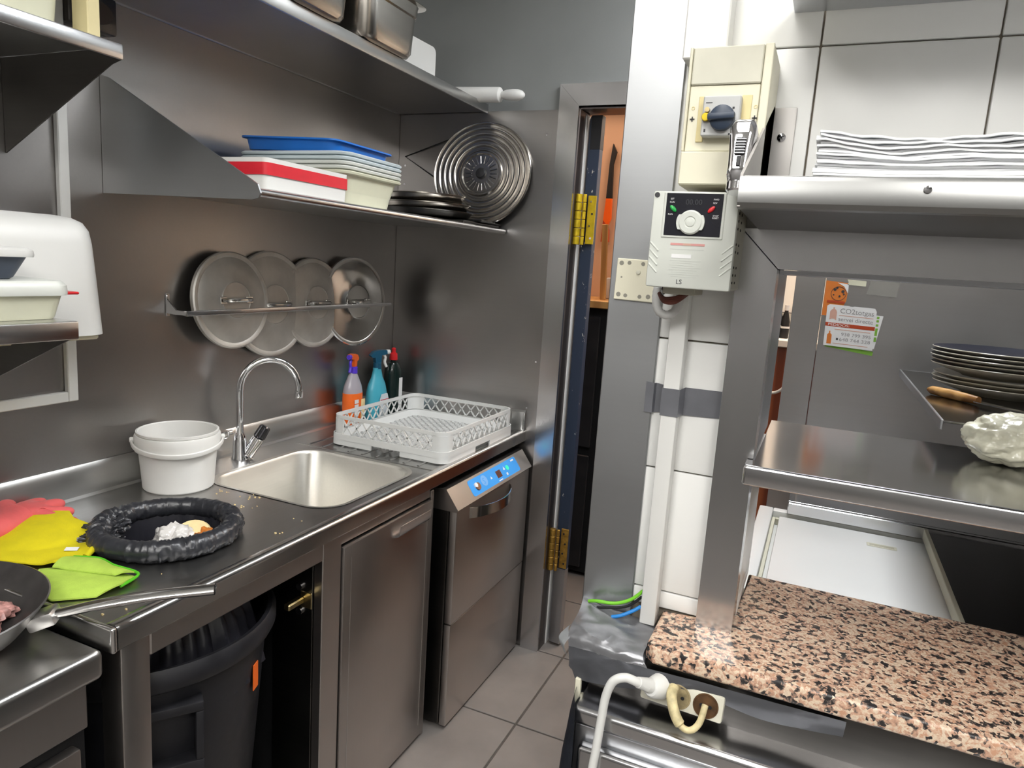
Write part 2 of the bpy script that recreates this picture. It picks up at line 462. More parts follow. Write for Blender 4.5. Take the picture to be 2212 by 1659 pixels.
LAMP_F = emit('freezer_panel_light', (0.96, 0.98, 1.0), LAMP_FREEZER)
LAMP_W = emit('warm_bar_light', (1.0, 0.76, 0.56), LAMP_BAR)
LAMP_W2 = emit('white_bar_light', (1.0, 0.94, 0.86), LAMP_BAR*3.0)

# ================================================================== STRUCTURE
YB = 2.444      # back wall (with the door)
YP = 1.065      # pass wall (white tiles, serving hatch)
H = 0.88        # sink worktop height
CEILZ = 2.75

# floor: grout slab with separate stone tiles
bm = new_bm(); add_box(bm, -0.6, 3.3, -2.5, 4.6, -0.08, -0.004)
floor = struct(obj('floor', bm, FLOOR_G), 'grey stone tiled floor')
bm = new_bm(); add_box(bm, -0.2265, 0.2265, -0.2265, 0.2265, -0.02, 0.0, 0.0015, 1)
tile_me = finish(bm, 'tile', FLOOR_T)
for i in range(-3, 6):
    for j in range(-10, 6):
        cx, cy = 0.843+0.46*(i+0.5), 1.98+0.46*(j+0.5)
        if cx < -0.4 or cx > 3.2 or cy > 4.5: continue
        t = bpy.data.objects.new('tile', tile_me); COL.objects.link(t)
        t.parent = floor; t.location = Vector((cx, cy, 0))-Vector(floor.location)

# ceiling with the recessed lamps
struct(boxobj('ceiling', -0.1, 3.3, -2.5, 2.6, CEILZ, CEILZ+0.08, CEIL), 'off-white painted ceiling')
# left wall, clad with one brushed steel sheet
struct(boxobj('wall_left', -0.12, 0.0, -2.5, YB+0.12, 0.0, CEILZ, ST_WALL), 'brushed steel clad wall behind the sink')
struct(boxobj('wall_rear', -0.12, 3.3, -2.6, -2.5, 0.0, CEILZ, ROOMW), 'dark wall behind the photographer')
struct(boxobj('wall_right', 3.3, 3.4, -2.5, 4.6, 0.0, CEILZ, ROOMR), 'pale tiled wall at the right end')
# back wall with a doorway x .736 - 1.60
bm = new_bm()
add_box(bm, 0.0, 0.736, YB, YB+0.10, 0, CEILZ)
add_box(bm, 0.736, 1.60, YB, YB+0.10, 2.06, CEILZ)
add_box(bm, 1.60, 3.3, YB, YB+0.10, 0, CEILZ)
wb = struct(obj('wall_back', bm, GREY_PAINT), 'dark grey painted wall beside the doorway')
bm = new_bm(); add_box(bm, 0.001, 0.672, YB-0.003, YB-0.0005, 0, 2.055)
sp = obj('steel_panel', bm, ST_WALL, wb, label='steel sheet on the lower part of the wall')
bm = new_bm()
for (x, z) in ((0.03, 1.86), (0.03, 1.79), (0.62, 1.97), (0.64, 1.15), (0.615, 0.97)):
    add_cyl(bm, (x, YB-0.004, z), (x, YB-0.003, z), 0.0035, n=10)
obj('rivets', bm, CHROME, sp)

# door frame: mitred steel casing, jamb, header and the open leaf
door = thing('door_1', 'narrow doorway with steel casing', 'door', (0.70, YB, 0)); del door['category']; door['kind'] = 'structure'
def casing(poly, name):
    b = new_bm(); add_prism(b, poly, 0.018, frame_M((0, YB, 0), (1, 0, 0), (0, 0, 1)))
    return obj(name, b, ST_FRAME, door)
casing([(0.664, 0.0), (0.738, 0.0), (0.738, 2.062), (0.664, 2.136)], 'casing')
casing([(0.664, 2.1368), (0.738, 2.0628), (1.60, 2.0628), (1.674, 2.1368)], 'casing')
b = new_bm(); add_box(b, 0.728, 0.740, YB, YB+0.105, 0, 2.06); obj('jamb', b, ST_JAMB, door)
b = new_bm(); add_box(b, 0.736, 1.60, YB, YB+0.105, 2.055, 2.064); obj('jamb', b, ST_JAMB, door)
b = new_bm(); add_box(b, 0.7405, 0.7445, YB+0.06, YB+0.10, 0.0, 2.05); obj('pale_strip', b, PRINT_W, door, label='pale strip beside the leaf')  # thin pale strip between jamb and leaf
# leaf swung right back behind the wall, only its edge shows
ML = Matrix.Translation((0.800, YB+0.062, 0)) @ Matrix.Rotation(math.radians(-6), 4, 'Z')
b = new_bm(); add_box(b, -0.044, 0.0, 0.0, 0.030, 0.012, 2.045, 0.0015, 1, ML); leaf = obj('leaf_edge', b, LEAF_BLUE, door, label='chipped dark blue door edge')
b = new_bm(); add_box(b, -0.75, -0.0445, 0.031, 0.071, 0.012, 2.045, 0.001, 1, ML @ Matrix.Translation((0, 0.0, 0))); obj('leaf', b, NAVY, door)
b = new_bm(); add_box(b, -0.045, 0.001, -0.0015, 0.0305, 0.012, 0.33, 0.001, 1, ML); obj('kick_plate', b, ST_DULL, door)
b = new_bm(); add_box(b, -0.040, 0.001, -0.001, 0.0305, 1.93, 2.047, 0.001, 1, ML); obj('closer_block', b, BLACK, door)
def hinge(z0, z1, mat, worn):
    hb = new_bm(); add_box(hb, 0.776, 0.806, YB+0.052, YB+0.058, z0+0.004, z1-0.004, 0.001, 1)
    h = obj('hinge', hb, mat, door, label='brass coloured spring hinge')
    k = 6
    for cx, r in ((0.750, 0.0125), (0.7715, 0.0065)):
        for i in range(k):
            a = z0+(z1-z0)*i/k; c = z0+(z1-z0)*(i+1)/k-0.002
            q = new_bm(); add_cyl(q, (cx, YB+0.028, a), (cx, YB+0.028, c), r, n=16, bev=0.001); obj('knuckle', q, mat, h)
    for i in range(4):
        q = new_bm(); zz = z0+(z1-z0)*(0.14+0.24*i); xx = 0.787 if i % 2 else 0.795
        add_cyl(q, (xx, YB+0.0525, zz), (xx, YB+0.0505, zz), 0.004, n=10); obj('screw', q, CHROME if not worn else BLACK, h)
hinge(1.592, 1.772, HINGE_Y, False)
hinge(0.335, 0.505, HINGE_R, True)

# pass wall core with hatch opening x 1.54-2.45, z .985-1.525
bm = new_bm()
add_box(bm, 1.305, 1.535, YP+0.008, 1.285, 0, CEILZ)
add_box(bm, 1.535, 2.45, YP+0.008, 1.285, 1.53, CEILZ)
add_box(bm, 1.535, 2.45, YP+0.008, 1.285, 0, 0.955)
add_box(bm, 2.45, 3.3, YP+0.008, 1.285, 0, CEILZ)
wp = struct(obj('wall_pass', bm, GROUT), 'white tiled wall around the serving hatch')
def wtile(x0, x1, z0, z1, y0=YP, y1=YP+0.012):
    b = new_bm(); add_box(b, x0+0.0012, x1-0.0012, y0, y1, z0+0.0012, z1-0.0012, 0.0018, 2)
    return obj('tile', b, TILE_W, wp)
zj = [0.985, 1.014, 1.212, 1.414, 1.617, 1.820, 2.022, 2.224, 2.426, 2.628, CEILZ]
xj = [1.357, 1.557, 1.759, 1.961, 2.163, 2.365, 2.45]
for i in range(len(zj)-1):
    for j in range(len(xj)-1):
        if zj[i+1] <= 1.62 and j > 0: continue
        if zj[i+1] <= 1.62 and j == 0: wtile(1.357, 1.5345, zj[i], zj[i+1])
        else: wtile(xj[j], xj[j+1], zj[i], zj[i+1])
# tiles lining the left reveal of the hatch, below the shelf
for a, c in ((0.987, 1.014), (1.014, 1.212), (1.212, 1.247)):
    b = new_bm(); add_box(b, 1.533, 1.5405, 1.094, 1.283, a+0.001, c-0.001, 0.0015, 2); obj('tile', b, TILE_W, wp)
# steel cladding of the wall end
b = new_bm()
add_box(b, 1.300, 1.383, YP-0.006, YP+0.006, 0, CEILZ, 0.0015, 1)
add_box(b, 1.300, 1.305, YP+0.004, 1.29, 0, CEILZ, 0.001, 1)
struct(obj('trim_1', b, ST_CLAD), 'tall grey steel corner cladding at the wall end')

# ------------------------------------------------------------------ bar room beyond the door
struct(boxobj('wall_bar', -0.6, 1.28, 3.62, 3.72, 0.0, 3.0, PEACH), 'peach lit wall in the room beyond the doorway')
struct(boxobj('wall_bar_side', -0.7, -0.6, YB+0.1, 4.6, 0.0, 3.0, PEACH), 'peach side wall of the bar')
struct(boxobj('wall_bar_back', 1.28, 3.3, 4.02, 4.12, 0.0, 3.0, BARWHITE), 'bright white wall behind the bar shelf')
struct(boxobj('ceiling_bar', -0.7, 3.3, YB+0.1, 4.6, 2.92, 3.0, PEACH), 'peach ceiling of the bar')
b = new_bm()
add_box(b, -0.6, 1.28, 3.50, 3.62, 2.36, 2.46, 0.01, 2)
struct(obj('trim_2', b, PEACH), 'peach cornice high on the bar wall')

# ------------------------------------------------------------------ lamps of the place
def panel_lamp(x, y, w, l, mat, label):
    t = thing('ceiling_light', label, 'lamp', (x, y, CEILZ-0.05), 'kitchen ceiling lights')
    b = new_bm()
    add_box(b, x-w/2-0.02, x+w/2+0.02, y-l/2-0.02, y+l/2+0.02, CEILZ-0.04, CEILZ-0.001, 0.004, 1); obj('housing', b, LIGHT_TRIM, t)
    b = new_bm(); add_box(b, x-w/2, x+w/2, y-l/2, y+l/2, CEILZ-0.05, CEILZ-0.038, 0.004, 1); obj('diffuser', b, mat, t)
panel_lamp(1.35, 0.25, 0.45, 1.2, LAMP_A, 'large white ceiling light panel above the sink aisle')
panel_lamp(2.3, -0.9, 0.60, 1.2, LAMP_R, 'large white ceiling light panel behind the photographer')
panel_lamp(0.95, -1.35, 0.60, 1.2, LAMP_R, 'large white ceiling light panel over the cooker side behind the photographer')
panel_lamp(1.66, 1.84, 0.40, 0.9, LAMP_F, 'white ceiling light panel above the chest freezer')
def bar_lamp(x, y, z, r, mat, label):
    t = thing('pendant_lamp', label, 'lamp', (x, y, z))
    b = new_bm(); add_lathe(b, [(0.001, z), (r*0.7, z+0.004), (r, z+0.05), (r*0.8, z+0.10), (r*0.3, z+0.13)], Matrix.Translation((x, y, 0)), 24, True, True); obj('globe', b, mat, t)
    b = new_bm(); add_cyl(b, (x, y, z+0.12), (x, y, 2.92), 0.004, n=8); obj('cord', b, BLACK, t)
bar_lamp(0.15, 3.15, 2.62, 0.20, LAMP_W, 'warm globe lamp hanging beyond the doorway by the peach wall')
bar_lamp(1.15, 3.05, 2.62, 0.20, LAMP_W, 'warm globe lamp hanging in the middle of the bar')
bar_lamp(1.75, 3.55, 2.62, 0.20, LAMP_W2, 'white globe lamp hanging over the bottle shelf')

# dark bar cabinet and the things on it, seen through the door gap
t = thing('bar_cabinet', 'black bar fridge cabinet with a wooden top beyond the doorway', 'cabinet', (0.55, 3.30, 0))
b = new_bm(); add_box(b, 0.20, 1.15, 3.18, 3.60, 0.02, 1.33, 0.004, 1); obj('body', b, BLACK_IN, t)
b = new_bm(); add_box(b, 0.18, 1.17, 3.14, 3.61, 1.33, 1.365, 0.003, 1); obj('top', b, WOOD_L, t)
b = new_bm(); add_box(b, 0.24, 0.66, 3.165, 3.182, 0.05, 0.62, 0.004, 1); d = obj('door', b, BLACK, t)
b = new_bm(); add_box(b, 0.70, 1.12, 3.165, 3.182, 0.05, 0.62, 0.004, 1); obj('door', b, BLACK, t)
b = new_bm(); add_box(b, 0.24, 0.66, 3.165, 3.182, 0.66, 1.29, 0.004, 1); obj('door', b, BLACK, t)
b = new_bm(); add_box(b, 0.70, 1.12, 3.165, 3.182, 0.66, 1.29, 0.004, 1); obj('door', b, BLACK, t)
# white tray block, wooden slat, dark ribbed stand, orange ornament
b = new_bm(); add_box(b, 0.60, 0.95, 3.40, 3.56, 1.366, 1.47, 0.008, 2)
tag(obj('storage_box', b, PRINT_W), 'plain white box on the wooden bar top', 'box')
b = new_bm(); add_box(b, 0.612, 0.640, 3.28, 3.295, 1.366, 1.72, 0.002, 1, Matrix.Translation((0.625, 3.288, 1.366)) @ Matrix.Rotation(math.radians(-3), 4, 'Y') @ Matrix.Translation((-0.625, -3.288, -1.366)))
tag(obj('wooden_slat', b, WOOD_L), 'slim upright wooden slat on the bar top', 'slat')
t = thing('ribbed_stand', 'black ribbed tapering stand on the bar top', 'stand', (0.76, 3.30, 1.366))
for k in range(9):
    b = new_bm(); x = 0.665+0.022*k
    add_prism(b, [(0, 0), (0.019, 0), (0.019+0.028*(1-k/9)*0+0.035, 0.40), (0.035, 0.40)], 0.03, frame_M((x, 3.34, 1.367+0.11), (1, 0, 0), (0, 0, 1)))
    obj('rib', b, DARK_WOOD, t)
b = new_bm(); add_box(b, 0.655, 0.88, 3.315, 3.345, 1.366, 1.478, 0.003, 1); obj('foot', b, DARK_WOOD, t)
t = thing('wall_ornament', 'black and orange flame shaped ornament on the peach wall', 'ornament', (0.50, 3.60, 1.70))
Mo = frame_M((0.505, 3.615, 1.70), (1, 0, 0), (0, 0, 1))
b = new_bm(); add_prism(b, [(0.0, 0.17), (0.03, 0.17), (0.022, 0.34), (0.035, 0.40), (0.014, 0.44), (0.004, 0.34)], 0.02, Mo); obj('tip', b, BLACK, t)
b = new_bm(); add_prism(b, [(-0.006, 0.06), (0.02, 0.03), (0.034, 0.07), (0.03, 0.169), (0.0, 0.169)], 0.02, Mo); obj('flame', b, ORANGE_P, t)
b = new_bm(); add_prism(b, [(-0.01, -0.05), (0.032, -0.05), (0.028, 0.01), (0.02, 0.029), (-0.006, 0.059)], 0.02, Mo); obj('base', b, PRINT_R, t)

# back bar in the strip left of the steel panel
t = thing('bar_counter', 'reddish wooden bar counter with pale ledge seen beside the steel panel', 'counter', (1.75, 3.75, 0))
b = new_bm(); add_box(b, 1.25, 2.4, 3.60, 4.0, 0, 1.20, 0.004, 1); obj('front', b, WOOD_BAR, t)
b = new_bm(); add_box(b, 1.24, 2.42, 3.57, 4.01, 1.20, 1.235, 0.004, 1); obj('top', b, BARWHITE, t)
b = new_bm()
add_tube(b, spline([(1.40, 3.55, 0.98), (1.44, 3.54, 0.985), (1.475, 3.53, 1.02), (1.49, 3.54, 1.10), (1.50, 3.57, 1.16)], 6), 0.007, 8)
tag(obj('hose', b, CABLE_W), 'pale hose curling in front of the wooden bar counter', 'hose')
b = new_bm(); add_box(b, 1.28, 2.4, 4.0, 4.019, 1.345, 1.348); tag(obj('shelf_line', b, PRINT_D), 'thin dark joint line on the bright bar wall', 'strip')
for k, (x, hh) in enumerate(((1.405, 0.17), (1.437, 0.16))):
    t = thing('bar_bottle', ('left' if k == 0 else 'right')+' black bottle with pale stripes on the bar ledge', 'bottle', (x, 3.68, 1.236), 'bottles on the bar ledge')
    b = new_bm(); add_lathe(b, [(0.001, 1.236), (0.022, 1.237), (0.022, 1.236+hh*0.5), (0.009, 1.236+hh*0.8), (0.009, 1.236+hh*0.84)], Matrix.Translation((x, 3.68, 0)), 16, True, True); obj('body', b, BLACK, t)
    b = new_bm(); add_lathe(b, [(0.0223, 1.236+hh*0.30), (0.0223, 1.236+hh*0.36)], Matrix.Translation((x, 3.68, 0)), 16); obj('stripe', b, PRINT_W, t)
    b = new_bm(); add_lathe(b, [(0.010, 1.236+hh*0.84), (0.010, 1.236+hh), (0.001, 1.236+hh)], Matrix.Translation((x, 3.68, 0)), 12, True, True); obj('cap', b, PRINT_W, t)

# ================================================================== LEFT SIDE: SINK COUNTER
FX = 0.615
HOLE = (0.375, 1.03); HR = 0.125
SX0, SX1, SY0, SY1 = 0.140, 0.552, 1.345, 1.762
t = thing('sink_counter', 'long stainless steel sink worktop along the steel clad wall', 'counter', (0.31, 1.58, 0))
bm = new_bm()
outer = [(0.012, 0.726), (FX-0.004, 0.726), (FX-0.004, YB-0.012), (0.012, YB-0.012)]
circ = [(HOLE[0]+HR*math.cos(2*PI*k/40), HOLE[1]+HR*math.sin(2*PI*k/40)) for k in range(40)]
basin_o = [(x, y) for x, y in rrect(SX1-SX0, SY1-SY0, 0.075, 8, (SX0+SX1)/2, (SY0+SY1)/2)]
plate_holes(bm, outer, [circ, basin_o], H)
plate_holes(bm, outer, [circ, basin_o], H-0.012)
bmesh.ops.recalc_face_normals(bm, faces=bm.faces[:])
obj('worktop', bm, ST_COUNTER, t, recalc=False)
# rounded front roll and near-end lip
def roll_y(b, x, y0, y1, ztop, drop, r=0.008, back=0.03):
    prof = [(x-back, ztop), (x-0.020, ztop+0.003), (x-0.0125, ztop+0.0035)]
    prof += [(x-0.0125+0.0125*math.sin(a), ztop-0.009+0.0125*math.cos(a)) for a in [PI/2*k/8 for k in range(1, 9)]]
    prof += [(x, ztop-drop+0.004), (x-0.004, ztop-drop), (x-0.02, ztop-drop), (x-0.02, ztop-drop+0.006), (x-back, ztop-0.012)]
    loft(b, [[Vector((px, y0, pz)) for px, pz in prof], [Vector((px, y1, pz)) for px, pz in prof]])
b = new_bm(); roll_y(b, FX+0.004, 0.7275, YB-0.004, H+0.0005, 0.042); obj('front_lip', b, ST_LIP, t)
b = new_bm(); add_box(b, 0.0, FX+0.004, 0.716, 0.7272, H-0.043, H+0.003, 0.005, 4); obj('end_lip', b, ST_LIP, t)
b = new_bm(); add_box(b, 0.565, 0.600, 0.8015, 1.2715, 0.787, 0.837, 0.003, 1); obj('apron', b, ST_DOOR, t)
b = new_bm(); add_box(b, 0.565, 0.592, 1.3425, 1.776, 0.798, 0.837, 0.002, 1); obj('apron', b, ST_DOOR, t)
b = new_bm(); add_box(b, 0.548, 0.600, 0.744, 0.801, 0.0, 0.838, 0.003, 2); obj('leg', b, ST_DOOR, t)
b = new_bm(); add_box(b, 0.02, 0.07, 0.744, 0.801, 0.0, 0.86, 0.003, 2); obj('leg', b, ST_DOOR, t)
# backsplash: upstand with a folded ledge on top
b = new_bm()
prof = [(0.012, H-0.01), (0.020, H), (0.014, H+0.006), (0.013, H+0.066), (0.004, H+0.080), (0.0005, H+0.080), (0.0005, H-0.01)]
loft(b, [[Vector((x, 0.726, z)) for x, z in prof], [Vector((x, YB-0.002, z)) for x, z in prof]]); obj('backsplash', b, ST_SHELF, t)
b = new_bm()
loft(b, [[Vector((0.01, YB-0.003-x, z)) for x, z in prof], [Vector((FX, YB-0.003-x, z)) for x, z in prof]]); obj('end_splash', b, ST_SHELF, t)
b = new_bm(); add_box(b, 0.565, FX-0.003, YB-0.022, YB-0.016, H+0.004, H+0.075, 0.002, 2); obj('end_clip', b, ST_SHELF, t)
# pressed basin
b = new_bm(); rings = []
cx, cy = (SX0+SX1)/2, (SY0+SY1)/2; w, l = SX1-SX0, SY1-SY0
for dz, ins, rr in ((0.0015, -0.012, 0.085), (0.0, 0.0, 0.075), (-0.008, 0.006, 0.07), (-0.19, 0.014, 0.07), (-0.218, 0.027, 0.06), (-0.228, 0.055, 0.05)):
    rings.append([Vector((x, y, H+dz)) for x, y in rrect(w-2*ins, l-2*ins, rr, 8, cx, cy)])
loft(b, rings, True, False, True); obj('basin', b, steel('steel_basin', (0.66, 0.645, 0.60), 0.44, 'y', 40, 0.3, 0.12, 0.02), t)
b = new_bm(); add_lathe(b, [(0.001, H-0.2255), (0.035, H-0.2245), (0.042, H-0.2275)], Matrix.Translation((cx, cy, 0)), 28, True); obj('drain', b, CHROME, t)
# drainer ribs pressed into the top beyond the basin
for k in range(9):
    x = 0.115+0.052*k
    b = new_bm(); add_tube(b, [(x, 1.80, H-0.0022), (x, 2.41, H-0.0022)], 0.0055, 8); obj('drainer_rib', b, ST_COUNTER, t)
b = new_bm(); add_box(b, 0.07, 0.60, 1.785, 1.790, H, H+0.0015); add_box(b, 0.585, 0.590, 1.79, 2.42, H, H+0.0015); obj('drainer_edge', b, ST_COUNTER, t)

# cabinet under the sink
t = thing('sink_cabinet', 'steel cabinet with a plain door below the sink', 'cabinet', (0.32, 1.53, 0))
b = new_bm(); add_box(b, 0.02, 0.575, 1.282, 1.788, 0.012, 0.600, 0.002, 1); obj('body', b, BLACK_IN, t)
b = new_bm(); add_box(b, 0.572, 0.598, 1.272, 1.342, 0.0, 0.837, 0.002, 1); obj('post', b, ST_DOOR, t)
b = new_bm(); add_box(b, 0.572, 0.597, 1.7765, 1.792, 0.0, 0.82, 0.002, 1); obj('post', b, ST_DOOR, t)
b = new_bm(); add_box(b, 0.580, 0.604, 1.347, 1.774, 0.018, 0.793, 0.003, 2); d = obj('door', b, ST_DOOR, t)
b = new_bm()
prof = [(0.0, 0.0), (0.010, 0.003), (0.016, 0.012), (0.018, 0.036), (0.0155, 0.036), (0.013, 0.014), (0.008, 0.007), (0.0, 0.005)]
add_prism(b, prof, 0.165, frame_M((0.604, 1.573, 0.742), (1, 0, 0), (0, 0, 1)) @ Matrix.Scale(-1, 4, (0, 0, 1))); obj('handle', b, ST_FRAMEX, d, label='bent steel pull strip')
b = new_bm()
for yy in (1.375, 1.745):
    b = new_bm(); add_box(b, 0.6035, 0.6046, yy, yy+0.002, 0.06, 0.76); obj('fold_line', b, ST_SHELF, d)
b = new_bm()
add_box(b, 0.535, 0.572, 1.2665, 1.282, 0.655, 0.70, 0.003, 1); h = obj('hinge', b, BRASS, t, label='bare cabinet hinge')
b = new_bm(); add_box(b, 0.53, 0.548, 1.215, 1.268, 0.668, 0.684, 0.003, 1); obj('hinge_arm', b, BRASS, h)
b = new_bm(); add_cyl(b, (0.5355, 1.274, 0.709), (0.5355, 1.262, 0.709), 0.009, n=12); add_cyl(b, (0.5355, 1.274, 0.645), (0.5355, 1.262, 0.645), 0.009, n=12); obj('hinge_screw', b, CHROME, h)
b = new_bm(); add_box(b, 0.45, 0.572, 1.268, 1.282, 0.0, 0.79, 0.001, 1); obj('side_panel', b, ST_DARK, t)  # dark steel colour stands for the shade in the open bay

# ------------------------------------------------------------------ dishwasher
DY0, DY1 = 1.835, 2.418
t = thing('dishwasher', 'undercounter steel dishwasher with a blue control strip', 'dishwasher', (0.35, 2.12, 0))
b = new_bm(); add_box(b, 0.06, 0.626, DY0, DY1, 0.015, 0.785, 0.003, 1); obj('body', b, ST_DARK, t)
b = new_bm(); add_box(b, 0.628, 0.652, DY0+0.002, DY1-0.002, 0.012, 0.365, 0.003, 2); obj('lower_panel', b, ST_DOOR, t)
b = new_bm(); add_box(b, 0.628, 0.654, DY0+0.002, DY1-0.002, 0.369, 0.748, 0.003, 2); d = obj('door', b, ST_DOOR, t)
# sloped control panel
p0 = Vector((0.661, DY0-0.003, 0.752)); p1 = Vector((0.617, DY0-0.003, 0.812))
up = (p1-p0); slopeM = frame_M(p0, (0, 1, 0), up)       # local x along y, local y up the slope, z outwards
SL = up.length; PW = DY1-DY0+0.006
b = new_bm()
poly = [(0.661, 0.752), (0.617, 0.812), (0.56, 0.812), (0.56, 0.745), (0.655, 0.745)]
loft(b, [[Vector((x, DY0-0.003, z)) for x, z in poly], [Vector((x, DY1+0.003, z)) for x, z in poly]])
cp = obj('control_panel', b, ST_DOOR, t, label='sloped brown-reflecting steel fascia', smooth=20)
if slopeM.to_3x3().col[2].x < 0:
    pass
def on_slope(u, v, h=0.0): return slopeM @ Vector((u, v, h))
nz = slopeM.to_3x3().col[2]; sgn = 1.0 if nz.x > 0 else -1.0
def slope_prism(poly, th, mat, name, parent=cp, lift=0.0):
    b = new_bm()
    loft(b, [[on_slope(x, y, sgn*lift) for x, y in poly], [on_slope(x, y, sgn*(lift+th)) for x, y in poly]])
    return obj(name, b, mat, parent)
slope_prism(rrect(0.375, 0.056, 0.010, 4, 0.310, 0.0385), 0.0006, PANEL_BLUE, 'blue_label')
slope_prism(rrect(0.036, 0.026, 0.001, 2, 0.335, 0.037), 0.0003, plain('display_brown', (0.10, 0.035, 0.025), 0.25), 'display', lift=0.0006)
slope_prism([(0.225+0.021*math.cos(a), 0.042+0.019*math.sin(a)) for a in [2*PI*k/20 for k in range(20)]], 0.0003, plain('blue_disc', (0.16, 0.38, 0.75), 0.4), 'emblem', lift=0.0006)
b = text_bm('S', 0.030, slopeM @ Matrix.Translation((0.2155, 0.031, sgn*0.0009))); obj('emblem_letter', b, PANEL_BLUE, cp)
slope_prism([(0.170+0.015*math.cos(a), 0.036+0.013*math.sin(a)) for a in [2*PI*k/14 for k in range(14)]], 0.004, plain('brown_knob', (0.22, 0.10, 0.05), 0.4), 'knob', lift=0.0006)
slope_prism([(0.160+0.010*math.cos(a), 0.042+0.009*math.sin(a)) for a in [2*PI*k/5 for k in range(5)]], 0.0052, PRINT_W, 'knob_mark', lift=0.0006)
slope_prism([(0.410+0.010*math.cos(a), 0.042+0.009*math.sin(a)) for a in [2*PI*k/12 for k in range(12)]], 0.001, LED_GREEN, 'indicator', lift=0.0006)
slope_prism([(0.378, 0.040), (0.392, 0.040), (0.385, 0.053)], 0.0002, PRINT_W, 'icon', lift=0.0006)
slope_prism([(0.385, 0.018), (0.397, 0.018), (0.397, 0.027), (0.385, 0.027)], 0.0002, LABEL_W, 'icon', lift=0.0006)
slope_prism([(0.268, 0.034), (0.282, 0.034), (0.275, 0.044)], 0.0002, LABEL_W, 'icon', lift=0.0006)
slope_prism([(0.455, 0.054), (0.480, 0.054), (0.480, 0.060), (0.455, 0.060)], 0.0002, LABEL_W, 'icon', lift=0.0006)
slope_prism([(0.315, 0.0135), (0.345, 0.0135), (0.345, 0.0165), (0.315, 0.0165)], 0.0002, PRINT_W, 'icon', lift=0.0006)
b = new_bm()
ya, yb2 = 1.925, 2.235
arc = [(0.654+0.052*math.sin(PI*k/16)**0.75, ya+(yb2-ya)*k/16) for k in range(17)]
inner = [(x-0.003, y) for x, y in arc]
for lo, hi in ((0.698, 0.734),):
    rings = [[Vector((arc[k][0], arc[k][1], lo)), Vector((arc[k][0], arc[k][1], hi)), Vector((max(arc[k][0]-0.003, 0.652), arc[k][1], hi)), Vector((max(arc[k][0]-0.003, 0.652), arc[k][1], lo))] for k in range(17)]
    loft(b, rings)
obj('handle', b, CHROME if False else steel('steel_bow_handle', (0.72, 0.69, 0.65), 0.16, 'y', 30), d, label='bowed steel door handle')
for (fx, fy) in ((0.12, DY0+0.06), (0.12, DY1-0.06), (0.58, DY0+0.06), (0.58, DY1-0.06)):
    b = new_bm(); add_cyl(b, (fx, fy, 0.0), (fx, fy, 0.02), 0.018, n=14); obj('foot', b, BLACK, t)

